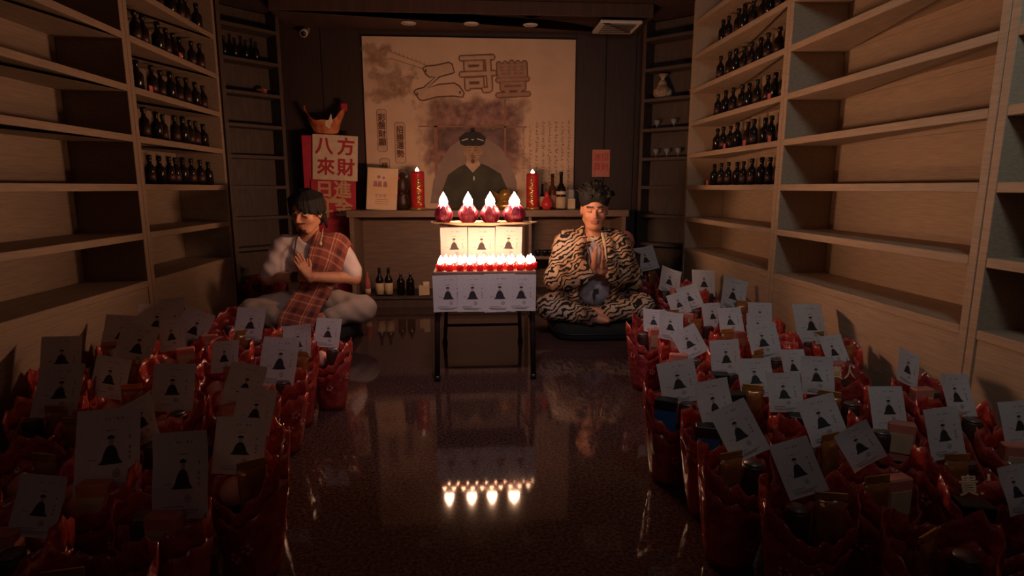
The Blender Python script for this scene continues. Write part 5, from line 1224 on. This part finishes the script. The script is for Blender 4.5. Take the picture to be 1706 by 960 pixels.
def field(side, LST, EXTRA):
    allb = [(q[0], q[1], q) for q in LST] + [(x, y, None) for x, y in EXTRA]
    # keep baskets from running into each other
    B = np.array([[a, b] for a, b, _ in allb]); Y0 = B.copy()
    for _ in range(500):
        for i in range(len(B)):
            for j in range(i):
                d = B[i] - B[j]; n = np.hypot(*d)
                if n < 0.226: s = d / (n + 1e-6) * (0.226 - n) * 0.4; B[i] += s; B[j] -= s
        for b in B:      # clear of the sitting men and of the corner
            if 3.30 < b[1] < 4.45 and abs(b[0]) < (1.36 if side > 0 else 1.62):
                if abs(b[0]) > 1.30: b[0] += side * 0.01
                b[1] += -0.02 if b[1] < 3.9 else 0.02
        B[:, 0] = np.clip(np.abs(B[:, 0]), 0.52, 1.585) * side; B[:, 1] = np.maximum(B[:, 1], 0.98)
    order = sorted(range(len(B)), key=lambda i: B[i, 1]); where = {}
    for r0 in range(0, len(order), 4):
        row = sorted(order[r0:r0 + 4], key=lambda i: abs(B[i, 0])); rn = ORD[r0 // 4 + 1]
        for k, i in enumerate(row): where[i] = '%s row from camera on %s, %s from aisle' % (rn, 'right' if side > 0 else 'left', ORD[k + 1])
    kinds = ['pouch', 'can', 'pack', 'pouch', 'can']
    for i, (a, b, q) in enumerate(allb):
        g = [kinds[(i * 3 + 1) % 5], kinds[(i * 2) % 5]]
        if side < 0 and i % 2 == 0: g = ['bun', kinds[i % 5]]
        if side > 0 and i in BLUE: g = ['box', kinds[i % 5]]
        if side > 0 and i == len(LST) + 9: g = ['box', 'can']
        if len(g) > 1 and g[0] == g[1]: g[1] = 'pack' if g[0] != 'pack' else 'can'
        gl = None
        if side > 0 and i in (len(LST) + 7, 31): gl = 1; g = ['box']
        basket(where[i], B[i, 0], B[i, 1], i * 3 + (side > 0), rnd.uniform(-0.5, 0.5) + (0.2 if side > 0 else -0.2), g, gl, 'right' if side > 0 else 'left')
        if q:
            fx, fy = q[2] + (B[i, 0] - q[0]), q[3] + (B[i, 1] - q[1])
            tl = {True: -26, False: -14}[i % 3 == 0] - rnd.uniform(0, 9)
            look = 'upright' if abs(q[6]) < 7 else ('tilted left' if q[6] > 0 else 'tilted right')
            flyer('%s portrait flyer in basket, %s' % (look, where[i]), (fx, fy + 0.040, q[4] - 0.022), q[5] * 1.06, tl, q[6], (8 if side > 0 else -6) + rnd.uniform(-10, 10), i, 'portrait flyers in the %s gift baskets' % ('right' if side > 0 else 'left'),
                  1.08 if i in ((30, 18, 17) if side > 0 else (11, 6, 12)) else 0.88)
field(1, RB, RX)
field(-1, LB, LX)

# red and gold sack on top of the carton stack
t = thing('ingot_bag', 'red and gold boat shaped gift bag on top of the carton stack', 'bag', (-1.215, 5.17, 1.434))
b = MB(); n = 36
for k in range(9):
    f = k / 8
    for i in range(n):
        a = 2 * PI * i / n; e = abs(math.cos(a)) ** 3; r = 0.09 + 0.085 * f
        b.v.append((r * (1 + 0.05 * math.sin(5 * a + k)) * math.cos(a), 0.5 * r * math.sin(a), (0.115 + 0.13 * e) * f + 0.006 * math.sin(7 * a)* f))
for k in range(8):
    for i in range(n): b.f.append((k * n + i, k * n + (i + 1) % n, (k + 1) * n + (i + 1) % n, (k + 1) * n + i)); b.m.append(0)
b.f.append(tuple(range(n))[::-1]); b.m.append(0)
MT['ingot_film'] = mat('orange_gold_film', (0.66, 0.26, 0.10), 0.35, col2=(0.40, 0.07, 0.04), scale=16, bump=0.4)
link('film_body', b.mesh('film_body', 'ingot_film', True), t)
link('red_tab', MB().box((0.135, -0.02, 0.20), (0.185, 0.02, 0.262), bev=0.006).mesh('red_tab', 'sign_red'), t)
link('contents', MB().ball((0, 0, 0.10), 0.07, 14, 8, 0, 1.4, 0.7, 0.7).mesh('contents', 'choc', True), t)
link('gold_print', MB().poly([(0.02, 0.07), (0.05, 0.05), (0.08, 0.11), (0.07, 0.17), (0.05, 0.12), (0.02, 0.11)], -0.087, 0.002).mesh('gold_print', 'gold_print'), t)
# pink parcel behind the tiger robed man
t = thing('parcel', 'pink paper wrapped parcel on a pale box behind the tiger robed man', 'parcel', (1.19, 4.42, 0.5))
b = MB(); b.ball((0, 0, 0.085), 0.085, 16, 10, 0, 0.8, 0.7, 1.0); link('wrapping', b.mesh('wrapping', 'pink_paper', True), t)
link('ribbon', MB().tube([(-0.07, -0.01, 0.08), (-0.03, -0.065, 0.09), (0.03, -0.065, 0.09), (0.07, -0.01, 0.08)], 0.005, 6).mesh('ribbon', 'bright_red', True), t)
t = thing('carton', 'tall dark carton under the pink parcel behind the tiger robed man', 'box', (1.19, 4.45, 0))
link('box_body', MB().box((-0.10, -0.10, 0), (0.10, 0.10, 0.49), bev=0.004).mesh('box_body', 'choc'), t)
link('lid', MB().box((-0.104, -0.104, 0.4905), (0.104, 0.104, 0.499), bev=0.003).mesh('lid', 'choc'), t)
